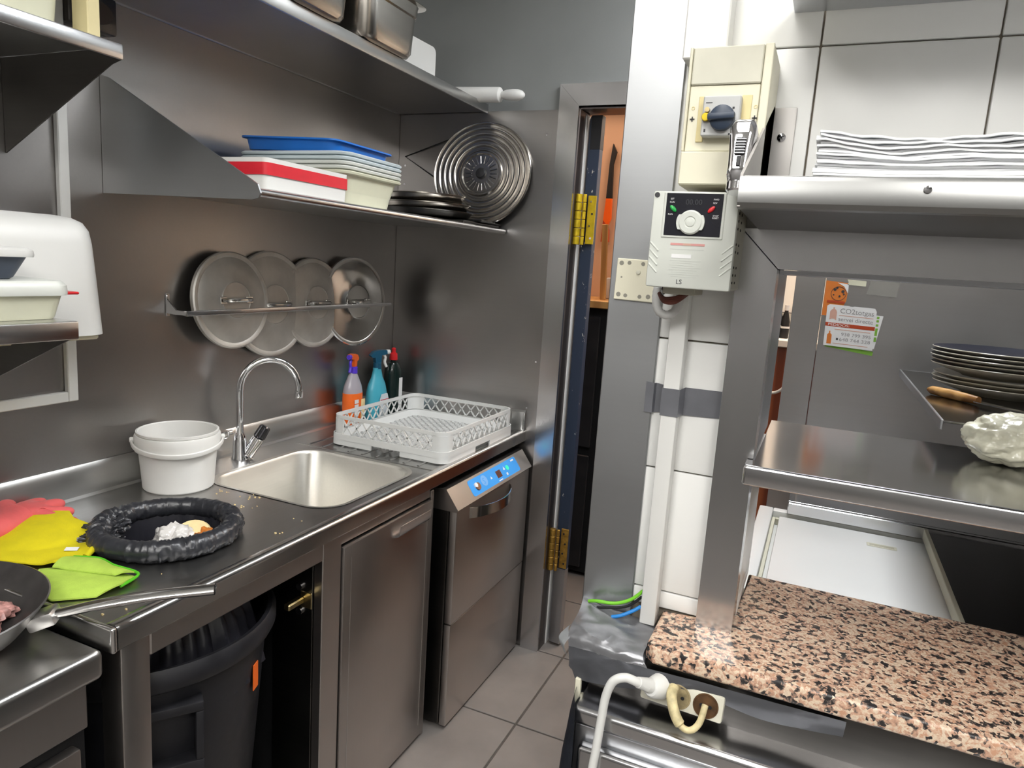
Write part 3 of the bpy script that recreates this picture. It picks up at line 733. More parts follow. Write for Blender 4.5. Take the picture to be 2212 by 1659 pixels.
# ------------------------------------------------------------------ dish rack
def make_rack():
    x0, x1, y0, y1 = 0.160, 0.602, 1.842, 2.362
    z0, zs, z1 = H+0.004, H+0.041, H+0.102
    t = thing('dish_rack', 'white plastic dishwasher rack with lattice sides on the drainer', 'rack', ((x0+x1)/2, (y0+y1)/2, H))
    cx, cy = (x0+x1)/2, (y0+y1)/2
    # lower skirt with hand notches
    b = new_bm()
    def ring(w, l, z, r=0.035): return [Vector((x, y, z)) for x, y in rrect(w, l, r, 6, cx, cy)]
    W, L = x1-x0, y1-y0
    rings = [ring(W, L, z0+0.016), ring(W, L, zs), ring(W-0.006, L-0.006, zs), ring(W-0.006, L-0.006, z0+0.016)]
    loft(b, rings, True, False, False, cyclic=True); obj('skirt', b, RACK, t)
    # feet segments leaving notches in the middle of each side
    def seg(pts, za, zb, th=0.004):
        n = len(pts)
        o = [Vector((x, y, 0)) for x, y in pts]
        rin = []
        for x, y in pts:
            d = Vector((cx-x, cy-y, 0)); rin.append(Vector((x, y, 0))+d.normalized()*th)
        rings = []
        for k in range(n):
            rings.append([o[k]+Vector((0, 0, za)), o[k]+Vector((0, 0, zb)), rin[k]+Vector((0, 0, zb)), rin[k]+Vector((0, 0, za))])
        loft(b, rings)
    nt_ = 0.055
    P = rrect(W, L, 0.035, 6, cx, cy)
    corners = [P[0:7], P[7:14], P[14:21], P[21:28]]
    ends = [((x1, cy+nt_), (cx+nt_, y1)), ((cx-nt_, y1), (x0, cy+nt_)), ((x0, cy-nt_), (cx-nt_, y0)), ((cx+nt_, y0), (x1, cy-nt_))]
    for c, (a, e) in zip(corners, ends):
        b = new_bm(); seg([a]+c+[e], z0, z0+0.0165); obj('foot_band', b, RACK, t)
    # top frame
    b = new_bm(); g = 0.004
    W2, L2 = W-0.010, L-0.010
    rings = [ring(W2, L2, z1-0.012), ring(W2, L2, z1), ring(W2-0.010, L2-0.010, z1), ring(W2-0.010, L2-0.010, z1-0.012)]
    loft(b, rings, True, False, False, cyclic=True); obj('top_rim', b, RACK, t)
    # solid rounded corners
    for c in range(4):
        b = new_bm()
        pts = rrect(W2, L2, 0.033, 6, cx, cy)[c*7:c*7+7]
        sxn = (1, -1, -1, 1)[c]; syn = (1, 1, -1, -1)[c]
        e0 = (pts[0][0], pts[0][1]-syn*0.014) if c in (0, 2) else (pts[0][0]-sxn*0.014, pts[0][1])
        e1 = (pts[-1][0]-sxn*0.014, pts[-1][1]) if c in (0, 2) else (pts[-1][0], pts[-1][1]-syn*0.014)
        seg([e0]+pts+[e1], zs-0.001, z1-0.011, 0.004)
        obj('corner_post', b, RACK, t)
    # lattice bars, one mesh per side
    def lattice(a, c, n, off):
        b = new_bm()
        a = Vector((a[0], a[1], 0)); c = Vector((c[0], c[1], 0)); d = (c-a); N = Vector((-d.y, d.x, 0)).normalized()
        hh = z1-0.011-zs
        def bar(u0, za, u1, zb):
            p = a+d*u0+Vector((0, 0, za)); q = a+d*u1+Vector((0, 0, zb))
            w = (q-p).normalized(); s = w.cross(N)*0.0022
            rings = [[p+s, p-s, p-s+N*0.0035, p+s+N*0.0035], [q+s, q-s, q-s+N*0.0035, q+s+N*0.0035]]
            loft(b, rings)
        for k in range(n):
            u = k/n
            for sgn_ in (1, -1):
                v = u+sgn_*1.0/n
                ua, ub = u, v
                # clip to side
                if ub > 1: bar(ua, zs, 1, zs+hh*(1-ua)/(ub-ua))
                elif ub < 0: bar(ua, zs, 0, zs+hh*ua/(ua-ub))
                else: bar(ua, zs, ub, z1-0.011)
        bar(1, zs, 1-1.0/n, z1-0.011)
        return b
    i = 0.006; m = 0.047
    for a, c, n in (((x0+m, y0+i), (x1-m, y0+i), 9), ((x1-i, y0+m), (x1-i, y1-m), 11), ((x0+m, y1-i), (x1-m, y1-i), 9), ((x0+i, y0+m), (x0+i, y1-m), 11)):
        obj('lattice_side', lattice(a, c, n, 0), RACK, t)
    # bottom grid
    b = new_bm()
    zg = z0+0.010
    xa, xb, yc, yd = x0+0.01, x1-0.01, y0+0.01, y1-0.01
    s = 0.030
    k = xa-(yd-yc)
    while k < xb:
        for flip in (0, 1):
            pts = []
            for u in (0, 1):
                x = k+u*(yd-yc); y = yc+u*(yd-yc)
                pts.append((x, y))
            (px, py), (qx, qy) = pts
            if px < xa: py += (xa-px); px = xa
            if qx > xb: qy -= (qx-xb); qx = xb
            if qx-px > 0.01:
                if flip: py, qy = yc+yd-py, yc+yd-qy
                p = Vector((px, py, zg)); q = Vector((qx, qy, zg)); w = (q-p).normalized(); sd = Vector((-w.y, w.x, 0))*0.0028
                up_ = Vector((0, 0, 0.005))
                loft(b, [[p+sd, p-sd, p-sd+up_, p+sd+up_], [q+sd, q-sd, q-sd+up_, q+sd+up_]])
        k += s
    obj('bottom_grid', b, RACK, t)
    b = new_bm()
    iw = 0.022
    rings = [ring(W-0.012, L-0.012, zs-0.004), ring(W-0.012-2*iw, L-0.012-2*iw, zg+0.004, 0.03), ring(W-0.012-2*iw, L-0.012-2*iw, zg, 0.03), ring(W-0.008, L-0.008, zs-0.010)]
    loft(b, rings, True, False, False, cyclic=True); obj('inner_ledge', b, RACK, t)
make_rack()

# ------------------------------------------------------------------ tap
t = thing('sink_tap', 'chrome swan neck mixer tap behind the sink', 'tap', (0.066, 1.545, H))
bx_, by_ = 0.066, 1.545
b = new_bm(); add_lathe(b, [(0.024, H), (0.024, H+0.004), (0.021, H+0.010), (0.020, H+0.055), (0.016, H+0.070), (0.0125, H+0.080)], Matrix.Translation((bx_, by_, 0)), 28, True, True); obj('body', b, CHROME, t)
b = new_bm()
dirv = Vector((0.62, 0.785, 0)).normalized()
R = 0.085; top = 1.088
pts = [Vector((bx_, by_, H+0.07)), Vector((bx_, by_, H+0.14)), Vector((bx_, by_, top))]
for k in range(1, 15):
    a = PI*k/14*0.97
    pts.append(Vector((bx_, by_, top))+dirv*(R-R*math.cos(a))+Vector((0, 0, R*math.sin(a)*1.1)))
pts.append(pts[-1]+Vector((0, 0, -0.016)))
add_tube(b, pts, 0.0105, 16); obj('spout', b, CHROME, t)
b = new_bm(); e = pts[-1]; add_lathe(b, [(0.0122, e.z-0.018), (0.0128, e.z-0.015), (0.0128, e.z+0.002), (0.0108, e.z+0.004)], Matrix.Translation((e.x, e.y, 0)), 20, True, True); obj('aerator', b, CHROME, t)
b = new_bm(); add_cyl(b, (bx_+0.016, by_+0.012, H+0.010), (bx_+0.034, by_+0.040, H+0.062), 0.0165, 0.0185, 24, 0.002); lv = obj('lever_base', b, CHROME, t)
b = new_bm(); add_cyl(b, (bx_+0.034, by_+0.040, H+0.062), (bx_+0.046, by_+0.058, H+0.098), 0.0185, 0.0165, 24, 0.004); obj('lever', b, plain('dark_chrome', (0.10, 0.10, 0.11), 0.12, 0.9), lv)
b = new_bm(); add_cyl(b, (bx_-0.012, by_-0.02, H+0.085), (bx_-0.012, by_-0.075, H+0.085), 0.008, n=14); add_lathe(b, [(0.016, 0), (0.018, 0.004), (0.018, 0.016), (0.014, 0.02)], Matrix.Translation((bx_-0.012, by_-0.052, H+0.075)), 16, True, True)
obj('side_valve', b, CHROME, t)

# ------------------------------------------------------------------ bucket
bc = (0.120, 1.280)
t = thing('bucket', 'white plastic bucket standing left of the sink', 'bucket', (bc[0], bc[1], H))
Mb = Matrix.Translation((bc[0], bc[1], H+0.0005))
b = new_bm(); add_lathe(b, [(0.002, 0.0), (0.082, 0.0), (0.0855, 0.004), (0.0945, 0.115), (0.096, 0.150), (0.0945, 0.1515), (0.0925, 0.150), (0.083, 0.006), (0.002, 0.004)], Mb, 56, True, True); obj('body', b, BUCKET, t)
b = new_bm(); add_lathe(b, [(0.0945, 0.102), (0.1015, 0.1025), (0.1025, 0.106), (0.1025, 0.140), (0.1005, 0.1435), (0.0955, 0.144)], Mb, 56); obj('collar', b, BUCKET, t)
b = new_bm(); add_lathe(b, [(0.0955, 0.1435), (0.0985, 0.146), (0.0985, 0.1515), (0.0945, 0.1525), (0.093, 0.150)], Mb, 56); obj('rim', b, BUCKET, t)
hd = Vector((0.66, 0.75, 0)).normalized(); hv = Vector((hd.y, -hd.x, 0))
for s in (-1, 1):
    b = new_bm(); p = Vector((bc[0], bc[1], H+0.128))+hd*(s*0.102); add_cyl(b, p, p+hd*(s*0.010), 0.0075, n=14, bev=0.002); obj('handle_boss', b, BUCKET, t)
b = new_bm(); pts = []
for k in range(25):
    a = PI*k/24
    pts.append(Vector((bc[0], bc[1], H+0.126-0.020*math.sin(a)))-hd*(0.1075*math.cos(a))+hv*(0.1065*math.sin(a)))
add_tube(b, pts, 0.0032, 8, sx=2.2); obj('handle', b, BUCKET, t)

# ------------------------------------------------------------------ bin bag collar in the waste hole and what lies in it
t = thing('waste_bag', 'black bin bag rolled around the round waste hole in the worktop', 'bin bag', (HOLE[0], HOLE[1], H))
b = new_bm(); N = 220; K = 28; rings = []
for i in range(N):
    a = 2*PI*i/N
    ca, sa = math.cos(a), math.sin(a)
    ring = []
    for k in range(K):
        p = 2*PI*k/K
        q = Vector((ca*2.2, sa*2.2, 0))
        n1 = noise.noise(q*2.0+Vector((3, 1, 0)))
        bunch = 0.5+0.5*math.cos(a-0.15) if False else max(0, math.cos(a+2.6))**3*1.0+max(0, math.cos(a-0.9))**4*0.7+max(0, math.cos(a+0.5))**4*0.6
        fold = (noise.noise(Vector((ca*34, sa*34, 0.5*math.cos(p))))*0.0022+math.sin(a*62+6*n1+1.2*math.cos(p))*0.0006)*(0.5+bunch*1.4)
        cr = (0.35-abs(noise.noise(Vector((ca*13, sa*13, math.sin(p)*2.2+math.cos(p)*1.5)))))*0.016*max(0.0, bunch-0.06)
        rr = 0.0185+0.002*n1+fold+cr
        Rm = 0.131+0.003*noise.noise(q+Vector((9, 9, 0)))
        r = Rm+rr*1.05*math.cos(p)
        ring.append(Vector((HOLE[0]+r*ca, HOLE[1]+r*sa, max(H+0.001, H+0.022+rr*1.15*math.sin(p)))))
    rings.append(ring)
loft(b, rings, True, cyclic=True); obj('rolled_collar', b, BAG, t, smooth=60)
b = new_bm(); rings = []
for j, (r, z) in enumerate(((0.121, H+0.018), (0.116, H-0.01), (0.110, H-0.06), (0.108, H-0.10), (0.06, H-0.115), (0.002, H-0.118))):
    rings.append([Vector((HOLE[0]+(r+0.003*math.sin(a*23+j))*math.cos(a) if r > 0.01 else HOLE[0]+r*math.cos(a), HOLE[1]+(r+0.003*math.sin(a*23+j) if r > 0.01 else r)*math.sin(a), z)) for a in [2*PI*k/72 for k in range(72)]])
loft(b, rings, True, False, True); obj('bag_inside', b, BAG_S, t, smooth=60)
b = new_bm()
for s_, (ca_, ln) in enumerate(((2.72, 0.07), (3.1, 0.06), (3.45, 0.045))):
    pass
def bag_fold(c, r, sq, rot, seed):
    b = new_bm(); bmesh.ops.create_icosphere(b, subdivisions=5, radius=1.0)
    for v in b.verts:
        n = v.co.normalized()
        rd = 1-2.2*abs(noise.noise(n*1.9+Vector((seed, 0, 0))))
        rd2 = 1-2.2*abs(noise.noise(n*3.6+Vector((0, seed, 0))))
        d = 0.70+0.35*rd+0.14*rd2
        p = Matrix.Rotation(rot, 3, 'Z') @ (Vector((n.x*sq[0], n.y*sq[1], n.z*sq[2]))*(r*d))
        v.co = p+Vector(c); v.co.z = max(v.co.z, H+0.0008)
    obj('bag_fold', b, BAG, t, smooth=45)
bag_fold((0.268, 0.965, H+0.018), 0.030, (1.5, 0.8, 0.75), 1.15, 3.0)
bag_fold((0.300, 0.930, H+0.012), 0.026, (1.6, 0.7, 0.6), 0.7, 8.0)
bag_fold((0.470, 1.115, H+0.016), 0.026, (1.4, 0.8, 0.8), 1.9, 5.0)
bag_fold((0.500, 1.045, H+0.014), 0.025, (1.7, 0.7, 0.7), 1.4, 11.0)
def crumple(name, c, r, sq, mat, lab, cat, amp=0.25, freq=3.0, seed=0, sub=4, rot=0.0):
    b = new_bm(); bmesh.ops.create_icosphere(b, subdivisions=sub, radius=1.0)
    for v in b.verts:
        n = v.co.normalized()
        d = 1+amp*noise.noise(n*freq+Vector((seed*7.1, seed*3.3, seed)))+amp*0.5*noise.noise(n*freq*2.7+Vector((seed, 5, 1)))
        p = Vector((n.x*r*sq[0], n.y*r*sq[1], n.z*r*sq[2]))*d
        v.co = Matrix.Rotation(rot, 3, 'Z') @ p
    zmin = min(v.co.z for v in b.verts)
    for v in b.verts: v.co += Vector((c[0], c[1], c[2]-zmin))
    o = obj(name, b, mat, smooth=60)
    if lab: tag(o, lab, cat)
    return o
zb = H-0.117
crumple('food_scraps', (0.405, 1.055, zb), 0.06, (1.2, 1.1, 0.7), plain('dark_scraps', (0.06, 0.045, 0.04), 0.5, var=0.5, vscale=50, bmp=0.3), 'dark heap of food scraps at the bottom of the bin bag', 'food waste', 0.3, 3, 2)
# slice of pale bread / fruit on top
b = new_bm(); Mp = Matrix.Translation((0.396, 1.078, H-0.012)) @ Vector((0.35, -0.42, 0.80)).to_track_quat('Z', 'Y').to_matrix().to_4x4()
add_lathe(b, [(0.001, 0.0), (0.030, 0.0), (0.037, 0.004), (0.039, 0.010), (0.035, 0.015), (0.001, 0.017)], Mp, 28, True, True)
tag(obj('food_slice', b, BREAD), 'round pale yellow slice of food in the bin bag', 'food')
crumple('food_rind', (0.436, 1.088, H-0.040), 0.030, (1.1, 1, 0.8), CRUST, 'orange brown piece of food under the pale slice', 'food', 0.35, 3, 5)
crumple('crumpled_film', (0.378, 1.045, H-0.056), 0.044, (1.05, 0.85, 0.80), WRAPF, 'crumpled clear film in the bin bag', 'film', 0.45, 2.6, 3)
crumple('food_crust', (0.440, 1.062, H-0.036), 0.019, (1.3, 1, 0.8), BREAD, 'small tan crust in front of the orange food', 'food', 0.35, 3, 8)
crumple('food_nugget', (0.462, 1.105, H-0.018), 0.015, (1, 1, 1.1), BREAD, 'small tan nugget at the right rim inside the bin bag', 'food', 0.3, 3, 9)

# crumbs scattered on the top
b = new_bm()
for k in range(46):
    x, y = random.choice(((0.25, 1.31), (0.37, 1.25), (0.49, 0.91), (0.58, 0.76), (0.33, 1.30), (0.55, 1.20)))
    x += random.gauss(0, 0.022); y += random.gauss(0, 0.03)
    if x > 0.6 or math.hypot(x-HOLE[0], y-HOLE[1]) < 0.17 or math.hypot(x-bc[0], y-bc[1]) < 0.1: continue
    if SX0-0.01 < x < SX1+0.01 and SY0-0.01 < y < SY1+0.01: continue
    r = random.uniform(0.0008, 0.0022)
    add_box(b, x-r, x+r, y-r*0.7, y+r*0.7, H, H+r*1.2)
o = obj('crumbs', b, BREAD); tag(o, 'tiny food crumbs scattered on the steel worktop', 'crumbs'); o['kind'] = 'stuff'

# ------------------------------------------------------------------ cloths, glove
def coons(edges, nu, nv, hfun, z0, thick=0.003):
    """patch from four polylines (bottom, right, top, left) in xy; returns bmesh of a thick wavy sheet"""
    def samp(pl, t):
        L = [0]
        for a, c in zip(pl[:-1], pl[1:]): L.append(L[-1]+(Vector(c)-Vector(a)).length)
        s = t*L[-1]
        for i in range(len(pl)-1):
            if s <= L[i+1]+1e-9:
                u = (s-L[i])/max(1e-9, L[i+1]-L[i]); return Vector(pl[i]).lerp(Vector(pl[i+1]), u)
        return Vector(pl[-1])
    B, Rr, T, Lf = [[Vector((p[0], p[1])) for p in e] for e in edges]
    g = []
    for j in range(nv+1):
        v = j/nv; row = []
        for i in range(nu+1):
            u = i/nu
            p = samp(B, u)*(1-v)+samp(T, u)*v+samp(Lf, v)*(1-u)+samp(Rr, v)*u
            p -= (B[0]*(1-u)*(1-v)+B[-1]*u*(1-v)+T[0]*(1-u)*v+T[-1]*u*v)
            row.append(Vector((p.x, p.y, z0+hfun(u, v, p.x, p.y))))
        g.append(row)
    b = new_bm()
    VT = [[b.verts.new(p+Vector((0, 0, thick))) for p in row] for row in g]
    VB = [[b.verts.new(p) for p in row] for row in g]
    for j in range(nv):
        for i in range(nu):
            b.faces.new((VT[j][i], VT[j][i+1], VT[j+1][i+1], VT[j+1][i]))
            b.faces.new((VB[j][i], VB[j+1][i], VB[j+1][i+1], VB[j][i+1]))
    def side(pt, pb):
        for k in range(len(pt)-1): b.faces.new((pt[k], pb[k], pb[k+1], pt[k+1]))
    side(VT[0], VB[0]); side(list(reversed(VT[-1])), list(reversed(VB[-1])))
    side([VT[j][-1] for j in range(nv+1)], [VB[j][-1] for j in range(nv+1)])
    side([VT[j][0] for j in reversed(range(nv+1))], [VB[j][0] for j in reversed(range(nv+1))])
    return b

def fnoise(x, y, s, k=0): return noise.noise(Vector((x*s, y*s, k)))
# yellow cloth lying over the glove
def hy(u, v, x, y):
    e = min(u, 1-u, v, 1-v)
    up = 0.026*max(0, 1-((x-0.15)**2+(y-0.92)**2)/0.016)
    curl = 0.016*math.exp(-((x-0.33)**2+(y-0.905)**2)/0.0006)+0.010*math.exp(-((x-0.335)**2+(y-0.815)**2)/0.0004)
    return 0.002+max(0, up)+curl+0.004*(0.5+0.5*fnoise(x, y, 14, 2))*min(1, e*8)
edges = [[(0.10, 0.745), (0.20, 0.765), (0.345, 0.812)], [(0.345, 0.812), (0.352, 0.85), (0.335, 0.89), (0.318, 0.905)], [(0.075, 0.982), (0.13, 0.976), (0.19, 0.948), (0.25, 0.962), (0.318, 0.905)], [(0.10, 0.745), (0.06, 0.86), (0.075, 0.982)]]
t = thing('yellow_cloth', 'yellow cleaning cloth lying over the red glove', 'cloth', (0.2, 0.87, H))
obj('sheet', coons(edges, 44, 40, hy, H+0.004, 0.0025), CLOTH_Y, t, smooth=70)
b = new_bm()
pts = spline([(0.318, 0.905, H+0.012), (0.328, 0.898, H+0.022), (0.342, 0.885, H+0.020), (0.346, 0.865, H+0.010)], 5)
add_tube(b, pts, 0.007, 10, sx=0.8); obj('curled_corner', b, CLOTH_Y, t, smooth=70)
b = new_bm(); add_box(b, -0.012, 0.012, -0.006, 0.006, 0, 0.0012, M=Matrix.Translation((0.300, 0.868, H+0.013)) @ Matrix.Rotation(0.6, 4, 'Z') @ Matrix.Rotation(0.15, 4, 'X')); obj('care_label', b, PRINT_W, t, label='small white label')
# lime cloth folded near the pan
def hg(u, v, x, y): return 0.0015+0.007*math.sin(PI*v)*(0.5+0.5*u)+0.003*(0.5+0.5*fnoise(x, y, 22, 5))*min(1, 6*min(u, 1-u, v, 1-v))
edges = [[(0.405, 0.735), (0.45, 0.728), (0.50, 0.775)], [(0.50, 0.775), (0.505, 0.82), (0.492, 0.862)], [(0.318, 0.792), (0.36, 0.838), (0.425, 0.855), (0.492, 0.862)], [(0.405, 0.735), (0.35, 0.76), (0.318, 0.792)]]
t = thing('lime_cloth', 'lime green microfibre cloth folded beside the pan handle', 'cloth', (0.41, 0.79, H))
obj('lower_layer', coons(edges, 36, 32, hg, H+0.001, 0.003), CLOTH_G, t, smooth=70)
edges2 = [[(0.345, 0.80), (0.40, 0.815), (0.47, 0.835)], [(0.47, 0.835), (0.485, 0.85), (0.487, 0.864)], [(0.335, 0.848), (0.38, 0.868), (0.43, 0.862), (0.487, 0.864)], [(0.345, 0.80), (0.335, 0.825), (0.335, 0.848)]]
obj('upper_fold', coons(edges2, 30, 16, lambda u, v, x, y: 0.010+0.006*math.sin(PI*v)+0.002*fnoise(x, y, 25, 7), H+0.001, 0.003), CLOTH_G, t, smooth=70)
b = new_bm(); add_tube(b, spline([(x, y, H+0.013) for x, y in edges2[2]]+[(0.500, 0.855, H+0.010), (0.503, 0.82, H+0.006)], 6), 0.0028, 8); obj('hem', b, CLOTH_GE, t, smooth=70)

def skin_obj(name, chains, mat, flat=1.0, zc=0.0, levels=2):
    """chains: list of list of (x,y,z,r); the first point of each later chain joins (index) into the first"""
    verts = []; edges = []; rad = []
    for ch in chains:
        start = len(verts)
        prev = None
        for i, p in enumerate(ch):
            if len(p) == 1:      # link to an existing vertex
                prev = p[0]; continue
            verts.append(p[:3]); rad.append(p[3])
            if prev is not None: edges.append((prev, len(verts)-1))
            prev = len(verts)-1
    me = bpy.data.meshes.new(name); me.from_pydata(verts, edges, [])
    o = bpy.data.objects.new(name, me); COL.objects.link(o)
    m = o.modifiers.new('s', 'SKIN'); m.use_smooth_shade = True
    for sv, r in zip(me.skin_vertices[0].data, rad): sv.radius = (r, r)
    me.skin_vertices[0].data[0].use_root = True
    s = o.modifiers.new('u', 'SUBSURF'); s.levels = levels; s.render_levels = levels
    dg = bpy.context.evaluated_depsgraph_get()
    m2 = bpy.data.meshes.new_from_object(o.evaluated_get(dg))
    b = new_bm(); b.from_mesh(m2)
    for v in b.verts: v.co.z = zc+(v.co.z-zc)*flat
    bpy.data.objects.remove(o); bpy.data.meshes.remove(me); bpy.data.meshes.remove(m2)
    return b
z = H+0.022
b = skin_obj('glove', [
    [(-0.0+0.135, 0.80, z, 0.030), (0.120, 0.845, z, 0.034), (0.100, 0.885, z, 0.036), (0.090, 0.905, z+0.002, 0.034)],
    [[3], (0.060, 0.935, z+0.006, 0.020), (0.045, 0.962, z+0.004, 0.017), (0.037, 0.985, z, 0.013)],
    [[3], (0.085, 0.945, z+0.008, 0.021), (0.085, 0.975, z+0.006, 0.018), (0.083, 1.000, z, 0.014)],
    [[3], (0.115, 0.940, z+0.004, 0.019), (0.130, 0.965, z, 0.016), (0.142, 0.985, z-0.004, 0.012)],
    [[2], (0.055, 0.885, z+0.012, 0.024), (0.035, 0.900, z+0.016, 0.022), (0.028, 0.920, z+0.012, 0.017)],
    [[3], (0.140, 0.930, z, 0.016), (0.165, 0.945, z-0.004, 0.013), (0.192, 0.955, z-0.008, 0.009)],
], GLOVE)
zmin = min(v.co.z for v in b.verts)
for v in b.verts: v.co.z = H+0.0005+(v.co.z-zmin)*0.80
tag(obj('rubber_glove', b, GLOVE, smooth=80), 'red rubber glove lying half under the yellow cloth', 'glove')

# ------------------------------------------------------------------ cooker at the left edge with the frying pan
t = thing('cooker', 'steel cooker block at the left end of the sink worktop', 'cooker', (0.31, 0.3, 0))
b = new_bm(); add_box(b, 0.0, 0.612, -0.55, 0.708, 0.80, 0.852, 0.012, 5); obj('top', b, ST_COUNTER, t)
b = new_bm(); add_box(b, 0.02, 0.575, -0.54, 0.695, 0.08, 0.80, 0.003, 1); obj('body', b, BLACK_IN, t)
b = new_bm(); add_box(b, 0.573, 0.592, -0.54, 0.690, 0.715, 0.80, 0.003, 1); obj('front_panel', b, ST_DOOR, t)
b = new_bm(); add_box(b, 0.575, 0.598, 0.09, 0.672, 0.10, 0.690, 0.004, 2); d = obj('oven_door', b, ST_DOOR, t)
b = new_bm(); add_box(b, 0.597, 0.6005, 0.14, 0.640, 0.16, 0.640, 0.003, 1); obj('recessed_panel', b, ST_DULL, d)
for (x, y) in ((0.06, -0.48), (0.06, 0.64), (0.53, -0.48), (0.53, 0.64)):
    b = new_bm(); add_cyl(b, (x, y, 0), (x, y, 0.085), 0.022, n=14); obj('foot', b, ST_DULL, t)
pc = (0.365, 0.560)
t = thing('frying_pan', 'large aluminium frying pan with a hollow steel handle on the cooker', 'pan', (pc[0], pc[1], 0.853))
Mp = Matrix.Translation((pc[0], pc[1], 0.853))
b = new_bm(); add_lathe(b, [(0.002, 0.0), (0.130, 0.0), (0.150, 0.012), (0.172, 0.038), (0.186, 0.062), (0.1885, 0.0645), (0.186, 0.066)], Mp, 64, True); obj('shell', b, ALU_PAN, t)
b = new_bm(); add_lathe(b, [(0.186, 0.066), (0.183, 0.063), (0.168, 0.038), (0.147, 0.014), (0.128, 0.006), (0.002, 0.006)], Mp, 64, False, True); obj('coating', b, NONSTICK, t)
hd = Vector((0.79, 0.61, 0)).normalized()
h0 = Vector((pc[0], pc[1], 0.853))+hd*0.180
pts = spline([h0+Vector((0, 0, 0.044)), h0+hd*0.03+Vector((0, 0, 0.048)), h0+hd*0.08+Vector((0, 0, 0.058)), h0+hd*0.17+Vector((0, 0, 0.071)), h0+hd*0.268+Vector((0, 0, 0.078))], 6)
b = new_bm(); m = len(pts)
add_tube(b, pts, 0.012, 14, rad=[0.0095+0.0045*min(1, i/(m*0.55)) for i in range(m)], sx=0.62, cap=False); hn = obj('handle', b, steel('steel_handle', (0.66, 0.65, 0.64), 0.2, 'x', 20), t, label='tapered hollow steel handle')
b = new_bm(); q = pts[-1]; add_tube(b, [q-hd*0.004, q-hd*0.003], 0.010, 14, sx=0.55); obj('handle_hollow', b, BLACK_IN, hn)
b = new_bm(); add_box(b, -0.012, 0.030, -0.020, 0.020, -0.012, 0.012, 0.005, 2, Matrix.Translation(h0+Vector((0, 0, 0.038))) @ Matrix.Rotation(math.atan2(hd.y, hd.x), 4, 'Z') @ Matrix.Rotation(-0.35, 4, 'Y')); obj('handle_bracket', b, ALU_PAN, t)
for k in range(7):
    a = random.uniform(-0.3, 1.9); r = random.uniform(0.06, 0.10)
    o = crumple('meat_strip', (pc[0]+0.02+r*math.cos(a), pc[1]+0.02+r*math.sin(a), 0.8595), random.uniform(0.014, 0.020), (1.7, 0.9, 0.8), MEAT, 'strip of raw pink meat lying in the frying pan', 'meat', 0.35, 2.4, k+20, 3, random.uniform(0, 3))
    o['group'] = 'meat strips in the frying pan'

# ------------------------------------------------------------------ waste bin below the counter
t = thing('waste_bin', 'black round plastic waste bin standing under the worktop', 'bin', (0.335, 1.005, 0))
Mw = Matrix.Translation((0.335, 1.005, 0))
b = new_bm(); add_lathe(b, [(0.002, 0.004), (0.185, 0.004), (0.195, 0.02), (0.248, 0.655), (0.253, 0.660)], Mw, 64, True); obj('barrel', b, BIN_MAT, t)
b = new_bm(); add_lathe(b, [(0.250, 0.665), (0.264, 0.666), (0.270, 0.678), (0.270, 0.700), (0.262, 0.712), (0.252, 0.710), (0.246, 0.690)], Mw, 64); obj('rim', b, BIN_MAT, t)
b = new_bm(); rings = []
for r, z in ((0.247, 0.697), (0.238, 0.60), (0.20, 0.40)):
    rings.append([Vector((0.335+(r+0.004*math.sin(17*a+9*noise.noise(Vector((math.cos(a), math.sin(a), 0)))))*math.cos(a), 1.005+(r+0.004*math.sin(17*a))*math.sin(a), z)) for a in [2*PI*k/96 for k in range(96)]])
loft(b, rings, True, False, False); obj('liner', b, BAG_S, t, smooth=60)
# bag hanging from the hole down into the bin
b = new_bm(); rings = []
for j, (r, z) in enumerate(((0.112, H-0.014), (0.150, H-0.08), (0.185, H-0.17), (0.215, H-0.30))):
    rings.append([Vector((0.355+(r+0.007*math.sin(a*31+j*0.4)+0.006*math.sin(a*13))*math.cos(a), 1.018+(r+0.007*math.sin(a*31+j*0.4))*math.sin(a), z)) for a in [2*PI*k/140 for k in range(140)]])
loft(b, rings, True, False, False); obj('hanging_bag', b, BAG_S, t, smooth=60)
# moulded grip on the front
ang = math.radians(-36); gd = Vector((math.cos(ang), math.sin(ang), 0)); gs = Vector((-gd.y, gd.x, 0))
Mg = frame_M(Vector((0.335, 1.005, 0.555))+gd*0.241, gs, (0, 0, 1))
b = new_bm()
for x0, x1, y0, y1 in ((-0.085, 0.085, 0.055, 0.075), (-0.085, 0.085, -0.075, -0.050), (-0.085, -0.070, -0.05, 0.055), (0.070, 0.085, -0.05, 0.055)):
    add_box(b, x0, x1, y0, y1, -0.02, 0.024, 0.003, 2, Mg)
obj('grip', b, BIN_MAT, t)
b = new_bm(); add_box(b, -0.012, 0.012, -0.03, 0.03, 0, 0.002, 0.0005, 1, frame_M(Vector((0.335, 1.005, 0.58))+Vector((math.cos(0.35), math.sin(0.35), 0))*0.2445, (-math.sin(0.35), math.cos(0.35), 0), (0, 0, 1))); obj('sticker', b, ORANGE, t, label='small orange sticker')

